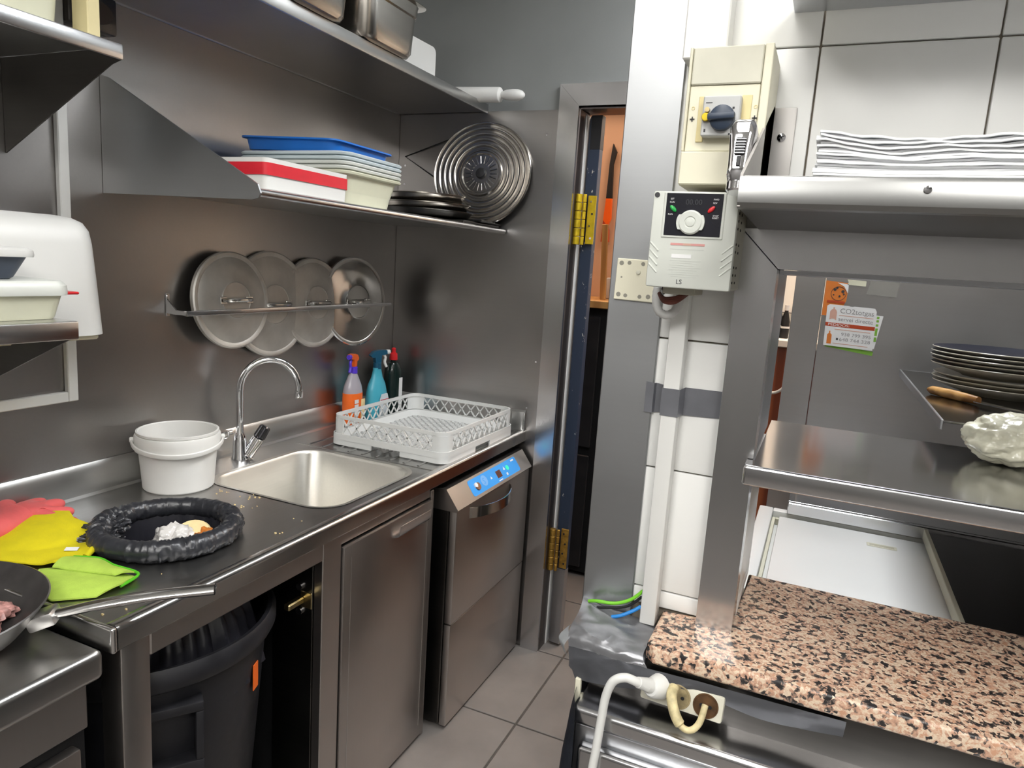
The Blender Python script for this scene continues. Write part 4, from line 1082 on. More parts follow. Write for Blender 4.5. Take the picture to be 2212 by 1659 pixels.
# ------------------------------------------------------------------ wall shelves at the far left
def tri_shelf(name, label, y0, y1, depth, z0, z1, drop):
    t = thing(name, label, 'shelf', (depth/2, (y0+y1)/2, z0))
    b = new_bm(); add_box(b, 0.0, depth-0.004, y0, y1, z1-0.004, z1, 0.0015, 1); obj('plate', b, ST_SHELF, t)
    b = new_bm(); add_box(b, depth-0.006, depth, y0, y1, z0, z1, 0.003, 2); obj('front_lip', b, ST_FRAMEX, t)
    b = new_bm(); add_prism(b, [(0.001, z1-0.005), (depth-0.007, z1-0.005), (depth-0.007, z0+0.001), (depth-0.03, z0-0.005), (0.001, z0-drop)], 0.003, frame_M((0, y1, 0), (1, 0, 0), (0, 0, 1))); obj('bracket', b, ST_DARK, t)  # bracket steel darkened to imitate its dark reflection
    b = new_bm(); add_prism(b, [(0.001, z1-0.005), (depth-0.007, z1-0.005), (depth-0.007, z0+0.001), (depth-0.03, z0-0.005), (0.001, z0-drop)], 0.003, frame_M((0, y0+0.02, 0), (1, 0, 0), (0, 0, 1))); obj('bracket', b, ST_DARK, t)
    return t
tri_shelf('wall_shelf', 'upper steel wall shelf in the top left corner', -0.3, 0.966, 0.36, 1.834, 1.862, 0.165)
tri_shelf('wall_shelf', 'lower steel wall shelf with food tubs at the left edge', -0.3, 0.860, 0.36, 1.320, 1.354, 0.150)
# on the upper left shelf: pale tub, cream board
t = thing('storage_tub', 'large pale translucent tub on the upper left shelf', 'tub', (0.20, 0.70, 1.862))
b = new_bm(); rings = [[Vector((x, y, z)) for x, y in rrect(w, l, 0.03, 5, 0.19, 0.69)] for w, l, z in ((0.22, 0.40, 1.8625), (0.24, 0.42, 2.02), (0.25, 0.43, 2.03), (0.25, 0.43, 2.045), (0.23, 0.41, 2.045), (0.21, 0.39, 1.868))]
loft(b, rings); obj('tub', b, MILKY_Y, t)
b = new_bm(); add_box(b, 0.06, 0.318, 0.689, 0.93, 2.0455, 2.06, 0.004, 1); obj('lid', b, MILKY_Y, t)
b = new_bm(); add_box(b, 0.268, 0.312, 0.932, 0.957, 1.8625, 2.25, 0.002, 1)
tag(obj('cream_board', b, plain('cream_board_paint', (0.62, 0.54, 0.30), 0.6)), 'upright cream coloured board on the upper left shelf', 'board')
# dark oval outlet plate on the wall behind it
t = thing('wall_outlet_box', 'dark box with an oval recess on the steel wall behind the cream board', 'outlet box', (0.02, 1.16, 1.94))
b = new_bm(); add_box(b, 0.0005, 0.03, 1.09, 1.208, 1.966, 2.046, 0.006, 2); obj('box', b, ST_DARK, t)
b = new_bm(); Mo = frame_M((0.0302, 1.150, 2.005), (0, 1, 0), (0, 0, 1)); add_prism(b, [(0.045*math.cos(a), 0.026*math.sin(a)) for a in [2*PI*k/28 for k in range(28)]], 0.004, Mo); obj('oval_recess', b, plain('brown_oval', (0.05, 0.035, 0.03), 0.4), t)

# tubs on the lower left shelf
def tub(name, label, cx, cy, w, l, z0, h, mat, lidmat, taper=0.02, lidh=0.016):
    t = thing(name, label, 'food tub', (cx, cy, z0))
    b = new_bm(); rings = [[Vector((x, y, z)) for x, y in rrect(ww, ll, 0.022, 5, cx, cy)] for ww, ll, z in ((w-taper*2, l-taper*2, z0), (w-taper*1.6, l-taper*1.6, z0+0.004), (w, l, z0+h), (w-0.004, l-0.004, z0+h))]
    loft(b, rings); obj('tub', b, mat, t)
    b = new_bm(); rings = [[Vector((x, y, z)) for x, y in rrect(ww, ll, 0.025, 5, cx, cy)] for ww, ll, z in ((w+0.012, l+0.012, z0+h-0.006), (w+0.014, l+0.014, z0+h-0.002), (w+0.012, l+0.012, z0+h+lidh*0.6), (w, l, z0+h+lidh))]
    loft(b, rings); obj('lid', b, lidmat, t)
    return t
tb = tub('food_tub', 'clear tub of pale food with a red lid tab on the lower left shelf', 0.225, 0.735, 0.20, 0.26, 1.3545, 0.050, MILKY_Y, MILKY, 0.012, 0.020)
b = new_bm(); add_box(b, 0.285, 0.318, 0.869, 0.893, 1.399, 1.404, 0.002, 1); obj('lid_tab', b, RED, tb, label='red lid tab')
tub('food_tub', 'dark blue tapered tub with a white lid stacked on the clear tub', 0.215, 0.72, 0.18, 0.20, 1.4250, 0.046, NAVY_T, WHITE_PLASTIC, 0.022, 0.010)
crumple('yellow_packet', (0.20, 0.735, 1.4818), 0.028, (1.2, 1.2, 0.6), BREAD, 'small yellow packet on top of the dark blue tub', 'packet', 0.15, 2, 31, 3)

# paper towel dispenser on the steel wall
t = thing('towel_dispenser', 'white rounded paper towel dispenser on the steel wall', 'dispenser', (0.09, 0.93, 1.297))
b = new_bm(); rings = []
zb0, zt0 = 1.300, 1.548
for z, s, dx in ((zb0-0.0, 1.0, 0.0), (zb0+0.10, 0.965, 0.0), (zb0+0.19, 0.93, 0.0), (zt0-0.030, 0.905, 0.0), (zt0-0.013, 0.86, 0.004), (zt0-0.004, 0.78, 0.011), (zt0, 0.66, 0.02)):
    d = 0.185*s; w = 0.285*s
    pts = []
    P = rrect(2*d, w, 0.05*s, 8, 0.0, 0.915)
    for x, y in P: pts.append(Vector((max(0.001, x-dx), y, z)))
    rings.append(pts)
loft(b, rings); obj('cover', b, WHITE_PLASTIC, t, smooth=50)
b = new_bm(); add_box(b, 0.001, 0.165, 0.79, 1.04, 1.288, 1.300, 0.004, 1); obj('base', b, CREAM, t)

# cable trunking on the wall
t = thing('cable_trunking', 'white cable trunking framing the dispenser on the steel wall', 'trunking', (0.008, 1.08, 1.12))
b = new_bm(); add_box(b, 0.0005, 0.016, 1.066, 1.090, 1.122, 2.2, 0.002, 1); obj('upright', b, CREAM if False else WHITE_PLASTIC, t)
b = new_bm(); add_box(b, 0.0005, 0.016, 0.10, 1.0655, 1.122, 1.146, 0.002, 1); obj('rail', b, WHITE_PLASTIC, t)

# ------------------------------------------------------------------ long steel wall shelves above the sink
t = thing('long_shelf', 'upper long steel shelf above the sink carrying pans', 'shelf', (0.19, 1.5, 2.05))
b = new_bm(); add_box(b, 0.001, 0.378, 0.55, YB-0.004, 2.074, 2.079, 0.001, 1); obj('plate', b, ST_SHELF, t)
b = new_bm(); add_box(b, 0.374, 0.382, 0.55, YB-0.004, 2.046, 2.080, 0.003, 2); obj('front_lip', b, ST_SHELF, t)
b = new_bm(); add_box(b, 0.001, 0.006, 0.55, YB-0.02, 2.048, 2.0735, 0.001, 1); obj('back_flange', b, ST_SHELF, t)
b = new_bm(); add_box(b, 0.002, 0.374, 0.56, YB-0.01, 2.052, 2.055, 0.001, 1); obj('underside', b, ST_WALL, t)
t = thing('long_shelf', 'lower long steel shelf with a triangular end bracket above the tap', 'shelf', (0.24, 1.8, 1.61))
b = new_bm(); add_box(b, 0.001, 0.476, 1.182, YB-0.006, 1.627, 1.632, 0.001, 1); obj('plate', b, ST_SHELF, t)
b = new_bm(); add_tube(b, [(0.476, 1.182, 1.6235), (0.476, YB-0.012, 1.6235)], 0.0095, 14, sx=1.0); obj('front_roll', b, ST_FRAMEX, t)
b = new_bm(); add_prism(b, [(0.001, 1.612), (0.465, 1.608), (0.482, 1.612), (0.488, 1.622), (0.480, 1.640), (0.452, 1.655), (0.03, 1.872), (0.001, 1.880)], 0.004, frame_M((0, 1.184, 0), (1, 0, 0), (0, 0, 1))); obj('end_bracket', b, ST_CLAD, t)

# gastronorm pans on the upper shelf
def gn_pan(label, cx, cy, w, l, z0, h):
    t = thing('steel_food_pan', label, 'food pan', (cx, cy, z0), 'steel pans on the upper long shelf')
    b = new_bm()
    prof = ((-0.020, 0.0, 0.055), (-0.008, 0.004, 0.055), (-0.003, 0.014, 0.052), (0.002, h*0.75, 0.05), (0.006, h*0.78, 0.05), (0.008, h-0.004, 0.05), (0.010, h, 0.05))
    rings = [[Vector((x, y, z0+z)) for x, y in rrect(w-0.03+2*i, l-0.03+2*i, r, 8, cx, cy)] for i, z, r in prof]
    loft(b, rings, True, True, False)
    obj('pan', b, ST_PAN, t)
    b = new_bm(); rings = [[Vector((x, y, z0+z)) for x, y in rrect(w-0.03+2*i, l-0.03+2*i, r, 8, cx, cy)] for i, z, r in ((0.009, h, 0.05), (0.022, h+0.002, 0.04), (0.0225, h+0.0005, 0.04), (0.009, h-0.002, 0.05))]
    loft(b, rings, True, False, False, cyclic=True); obj('rim', b, ST_PAN, t)
    return t
gn_pan('deep steel food pan overhanging the right part of the upper shelf', 0.262, 1.775, 0.325, 0.290, 2.0805, 0.145)
gn_pan('deep steel food pan at the left of the overhanging one', 0.262, 1.470, 0.325, 0.265, 2.0805, 0.145)
# white chopping boards standing behind the pans
b = new_bm(); add_prism(b, rrect(0.33, 0.145, 0.02, 5, 0.13, 0.0725), 0.012, frame_M((0.235, 1.955, 2.0805), (0.05, 1, 0), (0, 0, 1)))
tag(obj('cutting_board', b, WHITE_PLASTIC), 'white plastic cutting board standing on edge behind the overhanging pan', 'cutting board')
b = new_bm(); add_box(b, 0.13, 0.36, 1.70, 1.90, 2.2275, 2.36, 0.01, 2)
tag(obj('white_box', b, WHITE_PLASTIC), 'white plastic box standing in the overhanging steel pan', 'box')

# rolling pin
t = thing('rolling_pin', 'white plastic rolling pin sticking out over the upper shelf end', 'rolling pin', (0.35, 2.36, 2.08))
p0 = Vector((0.10, 2.37, 2.108)); dr = Vector((1, -0.03, -0.045)).normalized()
q = dr.to_track_quat('Z', 'Y').to_matrix().to_4x4(); Mr = Matrix.Translation(p0) @ q
b = new_bm(); add_lathe(b, [(0.001, 0.0), (0.0245, 0.0), (0.026, 0.003), (0.026, 0.362), (0.0245, 0.366), (0.012, 0.372)], Mr, 32, True, True); obj('roller', b, WHITE_PLASTIC, t)
b = new_bm(); add_lathe(b, [(0.011, 0.370), (0.012, 0.376), (0.017, 0.392), (0.0195, 0.415), (0.019, 0.435), (0.014, 0.452), (0.006, 0.460), (0.001, 0.461)], Mr, 28, True, True); obj('grip', b, WHITE_PLASTIC, t)

# ------------------------------------------------------------------ stack of plastic bins on the lower shelf
ZS = 1.6325
def bin_shell(cx, cy, w, l, z0, h, r=0.035, inset=0.022):
    b = new_bm()
    prof = ((-inset-0.010, 0.0), (-inset, 0.006), (-0.010, h-0.012), (-0.004, h-0.010), (0.004, h-0.008), (0.0055, h-0.003), (0.002, h), (-0.004, h), (-inset-0.001, 0.010))
    rings = [[Vector((x, y, z0+z)) for x, y in rrect(w+2*i, l+2*i, r, 7, cx, cy)] for i, z in prof]
    loft(b, rings); return b
order = ['lowest of the nested white tubs on the lower long shelf', 'second from the bottom of the nested white tubs', 'middle of the nested white tubs', 'second from the top of the nested white tubs', 'topmost of the nested white tubs, under the blue tray']
for k in range(5):
    o = obj('nested_tub', bin_shell(0.266, 1.655, 0.360, 0.270, ZS+0.0115*k, 0.086), MILKY_Y if k == 0 else (MILKY if k < 3 else MILKY_B))
    tag(o, order[k], 'tub', 'nested white tubs on the lower long shelf')
# blue lid resting tilted on top
b = new_bm()
Mbl = Matrix.Translation((0.240, 1.665, ZS+0.1365)) @ Matrix.Rotation(math.radians(2.0), 4, 'Y')
rings = [[Mbl @ Vector((x, y, z)) for x, y in rrect(0.325+2*i, 0.265+2*i, 0.03, 6)] for i, z in ((-0.014, -0.002), (-0.010, 0.0), (-0.005, 0.026), (0.0, 0.028), (0.005, 0.029), (0.005, 0.033), (-0.003, 0.034), (-0.010, 0.004))]
loft(b, rings); tag(obj('blue_tray', b, BLUE), 'blue plastic tray lying on the nested white tubs', 'tray')
# front white tub with red tape
t = thing('taped_tub', 'white plastic tub wrapped with red tape in front of the nested tubs', 'tub', (0.345, 1.372, ZS))
b = new_bm()
rings = [[Vector((x, y, z)) for x, y in rrect(w, l, 0.014, 5, 0.322, 1.372)] for w, l, z in ((0.262, 0.278, ZS), (0.270, 0.286, ZS+0.004), (0.276, 0.292, ZS+0.070), (0.268, 0.284, ZS+0.070), (0.262, 0.278, ZS+0.01))]
loft(b, rings); obj('tub', b, WHITE_PLASTIC, t)
b = new_bm()
P = rrect(0.278, 0.294, 0.014, 5, 0.322, 1.372)
rings = [[Vector((x, y, z)) for x, y in P] for z in (ZS+0.0335, ZS+0.060)]
loft(b, rings, True, False, False); obj('red_tape', b, RED_TAPE, t)

# ------------------------------------------------------------------ round baking pans and dark trays at the far end of the lower shelf
def round_pan(label, cx, cy, z0, r, h, tilt, mat):
    b = new_bm(); M = Matrix.Translation((cx, cy, z0)) @ Euler(tilt).to_matrix().to_4x4()
    add_lathe(b, [(0.001, 0.0), (r*0.90, 0.0), (r*0.93, 0.003), (r*0.99, h-0.004), (r+0.003, h-0.003), (r+0.004, h), (r-0.001, h), (r*0.92, 0.005), (0.001, 0.003)], M, 48, True, True)
    return tag(obj('baking_pan', b, mat), label, 'baking pan', 'round baking pans on the lower long shelf')
b = new_bm(); add_box(b, 0.17, 0.470, 2.13, 2.405, ZS, ZS+0.010, 0.003, 1)
tag(obj('baking_tray', b, ST_DARK), 'flat dark baking tray lying under the round pans', 'tray')
b = new_bm(); add_box(b, 0.25, 0.474, 2.21, 2.425, ZS+0.0105, ZS+0.019, 0.003, 1, Matrix.Translation((0.36, 2.32, 0)) @ Matrix.Rotation(0.12, 4, 'Z') @ Matrix.Translation((-0.36, -2.32, 0)))
tag(obj('baking_tray', b, plain('black_tray', (0.02, 0.019, 0.018), 0.25, 0.6)), 'small black tray in the far shelf corner beside the round pans', 'tray')
round_pan('dark lowest round baking pan of the stack', 0.300, 2.185, ZS+0.020, 0.150, 0.020, (0.0, 0.02, 0), ST_DARK)
round_pan('middle round baking pan of the stack', 0.292, 2.178, ZS+0.040, 0.152, 0.024, (0.02, 0.01, 0), steel('steel_bake_a', (0.36, 0.33, 0.29), 0.25, 'x', 10))
round_pan('topmost round baking pan of the stack', 0.285, 2.165, ZS+0.065, 0.145, 0.024, (0.01, -0.01, 0), steel('steel_bake_b', (0.42, 0.39, 0.35), 0.25, 'x', 10))

# ------------------------------------------------------------------ ridged round steel plate leaning on the back wall
t = thing('ridged_disc', 'round ridged steel disc with slotted centre leaning on the back wall', 'disc', (0.385, 2.40, ZS))
dc = Vector((0.385, 2.405, ZS+0.195)); ax = Vector((0.10, -1.0, 0.16)).normalized()
Md = Matrix.Translation(dc) @ ax.to_track_quat('Z', 'Y').to_matrix().to_4x4()
prof = [(0.190, -0.004), (0.192, 0.0), (0.189, 0.004)]
r = 0.186
while r > 0.092:
    prof += [(r, 0.003), (r-0.004, -0.002), (r-0.010, -0.002), (r-0.014, 0.0045), (r-0.018, 0.0045)]
    r -= 0.0205
prof += [(0.086, 0.002), (0.080, 0.010), (0.074, 0.010), (0.070, 0.004), (0.001, 0.004)]
b = new_bm(); add_lathe(b, prof, Md, 72, True, True); obj('plate', b, steel('steel_disc', (0.56, 0.53, 0.49), 0.26, 'x', 12, 0.4, 0.2), t)
for k in range(22):
    a = 2*PI*k/22
    b = new_bm(); add_box(b, 0.036, 0.064, -0.0020, 0.0020, 0.0035, 0.0062, 0.001, 1, Md @ Matrix.Rotation(a, 4, 'Z')); obj('slot_rib', b, ALU_BR, t)
b = new_bm(); add_lathe(b, [(0.019, 0.004), (0.020, 0.010), (0.016, 0.015), (0.001, 0.017)], Md, 24, True, True); obj('hub', b, BLACK, t)
b = new_bm()
add_tube(b, [(0.236, 2.432, 1.958), (0.03, 2.438, 1.894), (0.196, 2.432, 1.800)], 0.0022, 8); obj('wire_loop', b, BLACK, t, label='bent black wire loop beside the disc')

# ------------------------------------------------------------------ lid rail with four pot lids
t = thing('lid_rail', 'steel rail with end brackets holding pot lids on the steel wall', 'rail', (0.04, 1.82, 1.32))
b = new_bm(); add_box(b, 0.070, 0.084, 1.345, 2.300, 1.317, 1.331, 0.002, 2); obj('bar', b, ST_FRAMEX, t)
for y in (1.348, 2.290):
    b = new_bm(); add_box(b, 0.0005, 0.004, y, y+0.012, 1.310, 1.372, 0.001, 1); add_box(b, 0.001, 0.072, y, y+0.006, 1.318, 1.330, 0.001, 1)
    add_prism(b, [(0.002, 1.329), (0.040, 1.329), (0.002, 1.360)], 0.004, frame_M((0, y+0.004, 0), (1, 0, 0), (0, 0, 1)))
    add_cyl(b, (0.004, y+0.006, 1.364), (0.006, y+0.006, 1.364), 0.004, n=10)
    obj('end_bracket', b, ST_FRAMEX, t)
def pot_lid(label, y, zc, r, x, tilt, mat, hr, yaw=0.0, handle=True, dome=0.012):
    """lid standing on edge: disc facing +x, tilted back at the top"""
    t = thing('pot_lid', label, 'pot lid', (x, y, zc-r), 'pot lids on the rail')
    ax = Vector((1.0, -0.02+yaw, tilt)).normalized()
    M = Matrix.Translation((x, y, zc)) @ ax.to_track_quat('Z', 'Y').to_matrix().to_4x4()
    b = new_bm()
    prof = [(r-0.001, -0.012), (r, -0.009), (r, 0.0), (r-0.004, 0.0030), (r-0.012, 0.0030), (r-0.016, 0.0005), (r*0.86, 0.002), (r*0.60, 0.002+dome*0.7), (r*0.40, 0.002+dome), (r*0.37, 0.0045+dome), (r*0.36, 0.0025+dome), (r*0.30, 0.001+dome), (0.001, 0.001+dome)]
    add_lathe(b, prof, M, 64, True, True); obj('plate', b, mat, t)
    if handle:
        hw = hr; zr = M.inverted().to_3x3() @ Vector((0, 1, 0)); vr = M.inverted().to_3x3() @ Vector((0, 0, 1))
        zr.z = 0; zr.normalize()
        pts = [zr*(-hw)+Vector((0, 0, dome+0.004)), zr*(-hw*0.80)+Vector((0, 0, dome+0.020)), zr*(-hw*0.35)+Vector((0, 0, dome+0.027)), zr*(hw*0.35)+Vector((0, 0, dome+0.027)), zr*(hw*0.80)+Vector((0, 0, dome+0.020)), zr*hw+Vector((0, 0, dome+0.004))]
        b = new_bm(); add_tube(b, spline([M @ p for p in pts], 6), 0.0065, 10, sx=1.0); hnd = obj('handle', b, ALU_BR, t)
        for s in (-1, 1):
            c = M @ (zr*(s*hw)+Vector((0, 0, dome+0.002)))
            b = new_bm(); add_box(b, -0.012, 0.012, -0.010, 0.010, 0, 0.004, 0.0015, 1, Matrix.Translation(c) @ ax.to_track_quat('Z', 'Y').to_matrix().to_4x4()); obj('handle_foot', b, ALU_BR, hnd)
            b = new_bm(); add_cyl(b, M @ (zr*(s*hw)+Vector((0, 0, dome+0.005))), M @ (zr*(s*hw)+Vector((0, 0, dome+0.009))), 0.004, n=10); obj('rivet', b, CHROME, hnd)
    return t
pot_lid('dull aluminium lid with strap handle, leftmost on the rail', 1.537, 1.353, 0.139, 0.048, 0.10, ALU, 0.048)
pot_lid('largest dull aluminium lid, second from the left on the rail', 1.720, 1.335, 0.164, 0.024, 0.05, ALU, 0.058)
pot_lid('small dull aluminium lid, third from the left on the rail', 1.915, 1.335, 0.150, 0.030, 0.07, ALU, 0.050)
pot_lid('shiny steel lid with grooves, rightmost on the rail', 2.118, 1.336, 0.160, 0.048, 0.06, ALU_BR, 0.048, yaw=-0.10)

# ------------------------------------------------------------------ three bottles behind the rack
def bottle_profile(cx, cy, prof, n=36, sq=(1, 1), rot=0.0):
    b = new_bm(); rings = []
    for r, z in prof:
        ring = []
        for k in range(n):
            a = 2*PI*k/n; p = Vector((r*math.cos(a)*sq[0], r*math.sin(a)*sq[1], 0)); p.rotate(Matrix.Rotation(rot, 3, 'Z'))
            ring.append(Vector((cx+p.x, cy+p.y, z)))
        rings.append(ring)
    loft(b, rings); return b
z0 = H+0.0005
def trigger_head(t, cx, cy, zt, body, trig, dirv, nozzle=None, collar=None):
    d = Vector((dirv[0], dirv[1], 0)).normalized(); s = Vector((-d.y, d.x, 0))
    M = frame_M((cx, cy, zt), d, s)   # local x forward, z up
    b = new_bm(); add_lathe(b, [(0.0155, 0.0), (0.0155, 0.022), (0.012, 0.025)], M, 24, True, True); obj('collar', b, collar or body, t)
    b = new_bm()
    poly = [(-0.034, 0.052), (-0.020, 0.066), (0.006, 0.072), (0.036, 0.071), (0.038, 0.056), (0.014, 0.052), (0.012, 0.025), (-0.012, 0.025), (-0.014, 0.044), (-0.026, 0.044)]
    Mp = M @ Matrix(((1, 0, 0, 0), (0, 0, 1, -0.010), (0, 1, 0, 0), (0, 0, 0, 1)))
    add_prism(b, poly, 0.020, Mp); hd = obj('head', b, body, t)
    b = new_bm(); add_tube(b, spline([M @ Vector(p) for p in ((0.026, 0, 0.056), (0.034, 0, 0.040), (0.031, 0, 0.024), (0.040, 0, 0.006))], 5), 0.0055, 8); obj('trigger', b, trig, hd)
    b = new_bm(); add_cyl(b, M @ Vector((0.037, 0, 0.0635)), M @ Vector((0.052, 0, 0.0635)), 0.009, n=16, bev=0.001); obj('nozzle', b, nozzle or trig, hd)
# orange spray bottle
t = thing('spray_bottle', 'clear spray bottle with orange label and violet trigger behind the rack', 'spray bottle', (0.060, 2.100, H))
cx, cy = 0.060, 2.100
obj('bottle', bottle_profile(cx, cy, [(0.030, z0), (0.038, z0+0.004), (0.0385, z0+0.10), (0.038, z0+0.130), (0.034, z0+0.150), (0.020, z0+0.185), (0.0135, z0+0.200)], 36, (0.8, 1.12)), CLEARISH, t)
lb = obj('label_wrap', bottle_profile(cx, cy, [(0.0388, z0+0.008), (0.0393, z0+0.010), (0.0393, z0+0.122), (0.0388, z0+0.124)], 36, (0.8, 1.12)), ORANGE, t)
for k, (zz, hh) in enumerate(((0.010, 0.020), (0.040, 0.020), (0.070, 0.014), (0.088, 0.014))):
    b = new_bm(); add_box(b, cx+0.0290, cx+0.0312, cy-0.026, cy-0.004, z0+zz, z0+zz+hh); obj('print_patch', b, PRINT_W, lb)
b = new_bm(); add_box(b, cx+0.0285, cx+0.0312, cy+0.012, cy+0.034, z0+0.03, z0+0.10); obj('print_picture', b, BREAD, lb)
trigger_head(t, cx, cy, z0+0.196, ORANGE_P, VIOLET, (0.30, -0.95), VIOLET, VIOLET)
# teal spray bottle
t = thing('spray_bottle', 'teal spray bottle with dark blue head and white trigger behind the rack', 'spray bottle', (0.068, 2.240, H))
cx, cy = 0.068, 2.240
obj('bottle', bottle_profile(cx, cy, [(0.036, z0), (0.044, z0+0.004), (0.046, z0+0.06), (0.044, z0+0.105), (0.036, z0+0.140), (0.024, z0+0.165), (0.0175, z0+0.195), (0.0185, z0+0.202)], 36, (0.72, 1.2)), TEAL, t)
b = new_bm(); Ml = frame_M((cx+0.0335, cy-0.004, z0+0.01), (0, 1, 0), (0, 0, 1))
add_prism(b, [(-0.024, 0.0), (0.034, 0.0), (0.034, 0.075), (0.026, 0.094), (-0.010, 0.094), (-0.020, 0.075)], 0.0025, Ml); fl = obj('front_label', b, LABEL_W, t)
b = new_bm(); add_prism(b, [(-0.019, 0.0705), (0.034, 0.0705), (0.034, 0.073), (-0.0195, 0.073)], 0.0030, Ml); obj('label_line', b, RED, fl)
trigger_head(t, cx, cy, z0+0.198, PETROL, WHITE_PLASTIC, (0.45, 0.9), WHITE_PLASTIC, PETROL)
# dark bottle with red cap
t = thing('dish_soap_bottle', 'dark green squeeze bottle with a red cap in the wall corner', 'bottle', (0.060, 2.362, H))
cx, cy = 0.060, 2.362
obj('bottle', bottle_profile(cx, cy, [(0.032, z0), (0.039, z0+0.004), (0.039, z0+0.16), (0.036, z0+0.185), (0.024, z0+0.208), (0.012, z0+0.214), (0.012, z0+0.224)], 32, (0.85, 1.0)), DGREEN, t)
b = new_bm(); add_lathe(b, [(0.016, z0+0.220), (0.0165, z0+0.222), (0.015, z0+0.245), (0.008, z0+0.250), (0.008, z0+0.262), (0.009, z0+0.264), (0.005, z0+0.268), (0.001, z0+0.268)], Matrix.Translation((cx, cy, 0)), 24, True, True); obj('cap', b, RED, t)
b = new_bm(); add_box(b, cx+0.0325, cx+0.0345, cy-0.004, cy+0.018, z0+0.02, z0+0.15); obj('side_label', b, PRINT_W, t)

# ================================================================== RIGHT SIDE: SERVING HATCH
# granite ledge
G = 0.985
b = new_bm()
poly = [(1.445, 0.944), (2.45, 0.944), (2.45, 1.285), (1.5415, 1.285), (1.5415, 1.0645), (1.433, 1.0645), (1.433, 0.956)]
add_prism(b, poly, 0.029, Matrix.Translation((0, 0, G-0.029)))
es = [e for e in b.edges if abs(e.verts[0].co.z-e.verts[1].co.z) < 1e-6]
bmesh.ops.bevel(b, geom=es, offset=0.006, segments=3, profile=0.5, affect='EDGES')
tag(obj('granite_ledge', b, GRANITE), 'speckled pink granite ledge of the serving hatch', 'counter')

# steel hatch frame: mitred post and lintel plus reveal sheet
t = thing('serving_hatch', 'square steel tube surround of the serving hatch', 'hatch', (1.8, 1.065, G))
Mf = frame_M((0, 1.09, 0), (1, 0, 0), (0, 0, 1))
b = new_bm(); add_prism(b, [(1.487, G), (1.540, G), (1.540, 1.5255), (1.487, 1.5785)], 0.05, Mf); obj('post', b, ST_FRAME, t, smooth=20)
b = new_bm(); add_prism(b, [(1.488, 1.5795), (1.541, 1.5265), (2.45, 1.5265), (2.45, 1.5795)], 0.05, Mf); obj('lintel', b, ST_FRAMEX, t, smooth=20)
b = new_bm(); add_box(b, 1.5355, 1.5400, 1.0905, 1.30, 1.258, 1.5255); obj('reveal_sheet', b, ST_DULL, t)
b = new_bm(); add_box(b, 1.5405, 2.45, 1.0905, 1.30, 1.5205, 1.5260); obj('head_sheet', b, ST_DULL, t)

# middle shelf of the hatch
t = thing('hatch_shelf', 'steel shelf across the middle of the serving hatch', 'shelf', (1.95, 1.18, 1.23))
b = new_bm(); add_prism(b, [(1.532, 1.004), (2.45, 1.004), (2.45, 1.366), (1.5425, 1.366), (1.5425, 1.036), (1.532, 1.036)], 0.004, Matrix.Translation((0, 0, 1.252))); obj('plate', b, steel('steel_hatch_shelf', (0.50, 0.50, 0.50), 0.16, 'x', 50, 0.4, 0.1, 0.02), t)
b = new_bm(); add_box(b, 1.531, 2.45, 0.996, 1.006, 1.228, 1.257, 0.0045, 3); obj('front_lip', b, ST_FRAMEX, t)
b = new_bm(); add_box(b, 1.5425, 2.45, 1.360, 1.366, 1.232, 1.253, 0.001, 1); obj('back_lip', b, ST_FRAMEX, t)

# upper shelf with napkins in front of the tiles
t = thing('napkin_shelf', 'steel shelf with side bracket above the serving hatch', 'shelf', (1.9, 0.93, 1.58))
b = new_bm(); add_box(b, 1.509, 2.45, 0.804, 1.064, 1.6145, 1.6185, 0.001, 1); obj('plate', b, ST_SHELF, t)
b = new_bm()
prof = [(0.806, 1.6185), (0.800, 1.617), (0.797, 1.612), (0.7975, 1.590), (0.802, 1.585), (0.812, 1.584), (0.812, 1.588), (0.806, 1.613)]
loft(b, [[Vector((1.507, y, z)) for y, z in prof], [Vector((2.45, y, z)) for y, z in prof]]); obj('front_lip', b, ST_LIPX, t)
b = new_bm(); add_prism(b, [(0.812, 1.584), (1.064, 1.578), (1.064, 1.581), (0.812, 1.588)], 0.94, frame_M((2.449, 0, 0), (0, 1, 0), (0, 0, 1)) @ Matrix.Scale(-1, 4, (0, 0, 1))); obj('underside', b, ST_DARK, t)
b = new_bm(); cur = [(0.800, 1.6195), (0.86, 1.648), (0.91, 1.672), (0.96, 1.697), (1.01, 1.722), (1.05, 1.741), (1.064, 1.741), (1.064, 1.584), (0.800, 1.586)]
add_prism(b, cur, 0.003, frame_M((1.507, 0, 0), (0, 1, 0), (0, 0, 1))); sb = obj('side_bracket', b, ST_BRK, t)
b = new_bm(); add_box(b, 1.5085, 1.5385, 1.0605, 1.064, 1.62, 1.742, 0.003, 2); wf = obj('wall_flange', b, ST_BRK, t)
b = new_bm(); add_lathe(b, [(0.0058, 0.0), (0.0055, 0.0016), (0.001, 0.0022)], frame_M((1.5225, 1.0604, 1.703), (1, 0, 0), (0, 0, 1)) @ Matrix.Identity(4), 18, True, True); sc = obj('screw', b, CHROME, wf)
b = new_bm()
for a in (0, PI/2):
    add_box(b, -0.0034, 0.0034, -0.0006, 0.0006, 0.0015, 0.0028, M=frame_M((1.5225, 1.0604, 1.703), (1, 0, 0), (0, 0, 1)) @ Matrix.Rotation(a+0.4, 4, 'Z'))
obj('screw_slot', b, BLACK, sc)
b = new_bm(); add_lathe(b, [(0.004, 0), (0.0035, 0.0015), (0.001, 0.002)], frame_M((1.682, 0.7974, 1.606), (1, 0, 0), (0, 0, 1)), 14, True, True); obj('front_rivet', b, CHROME, t)

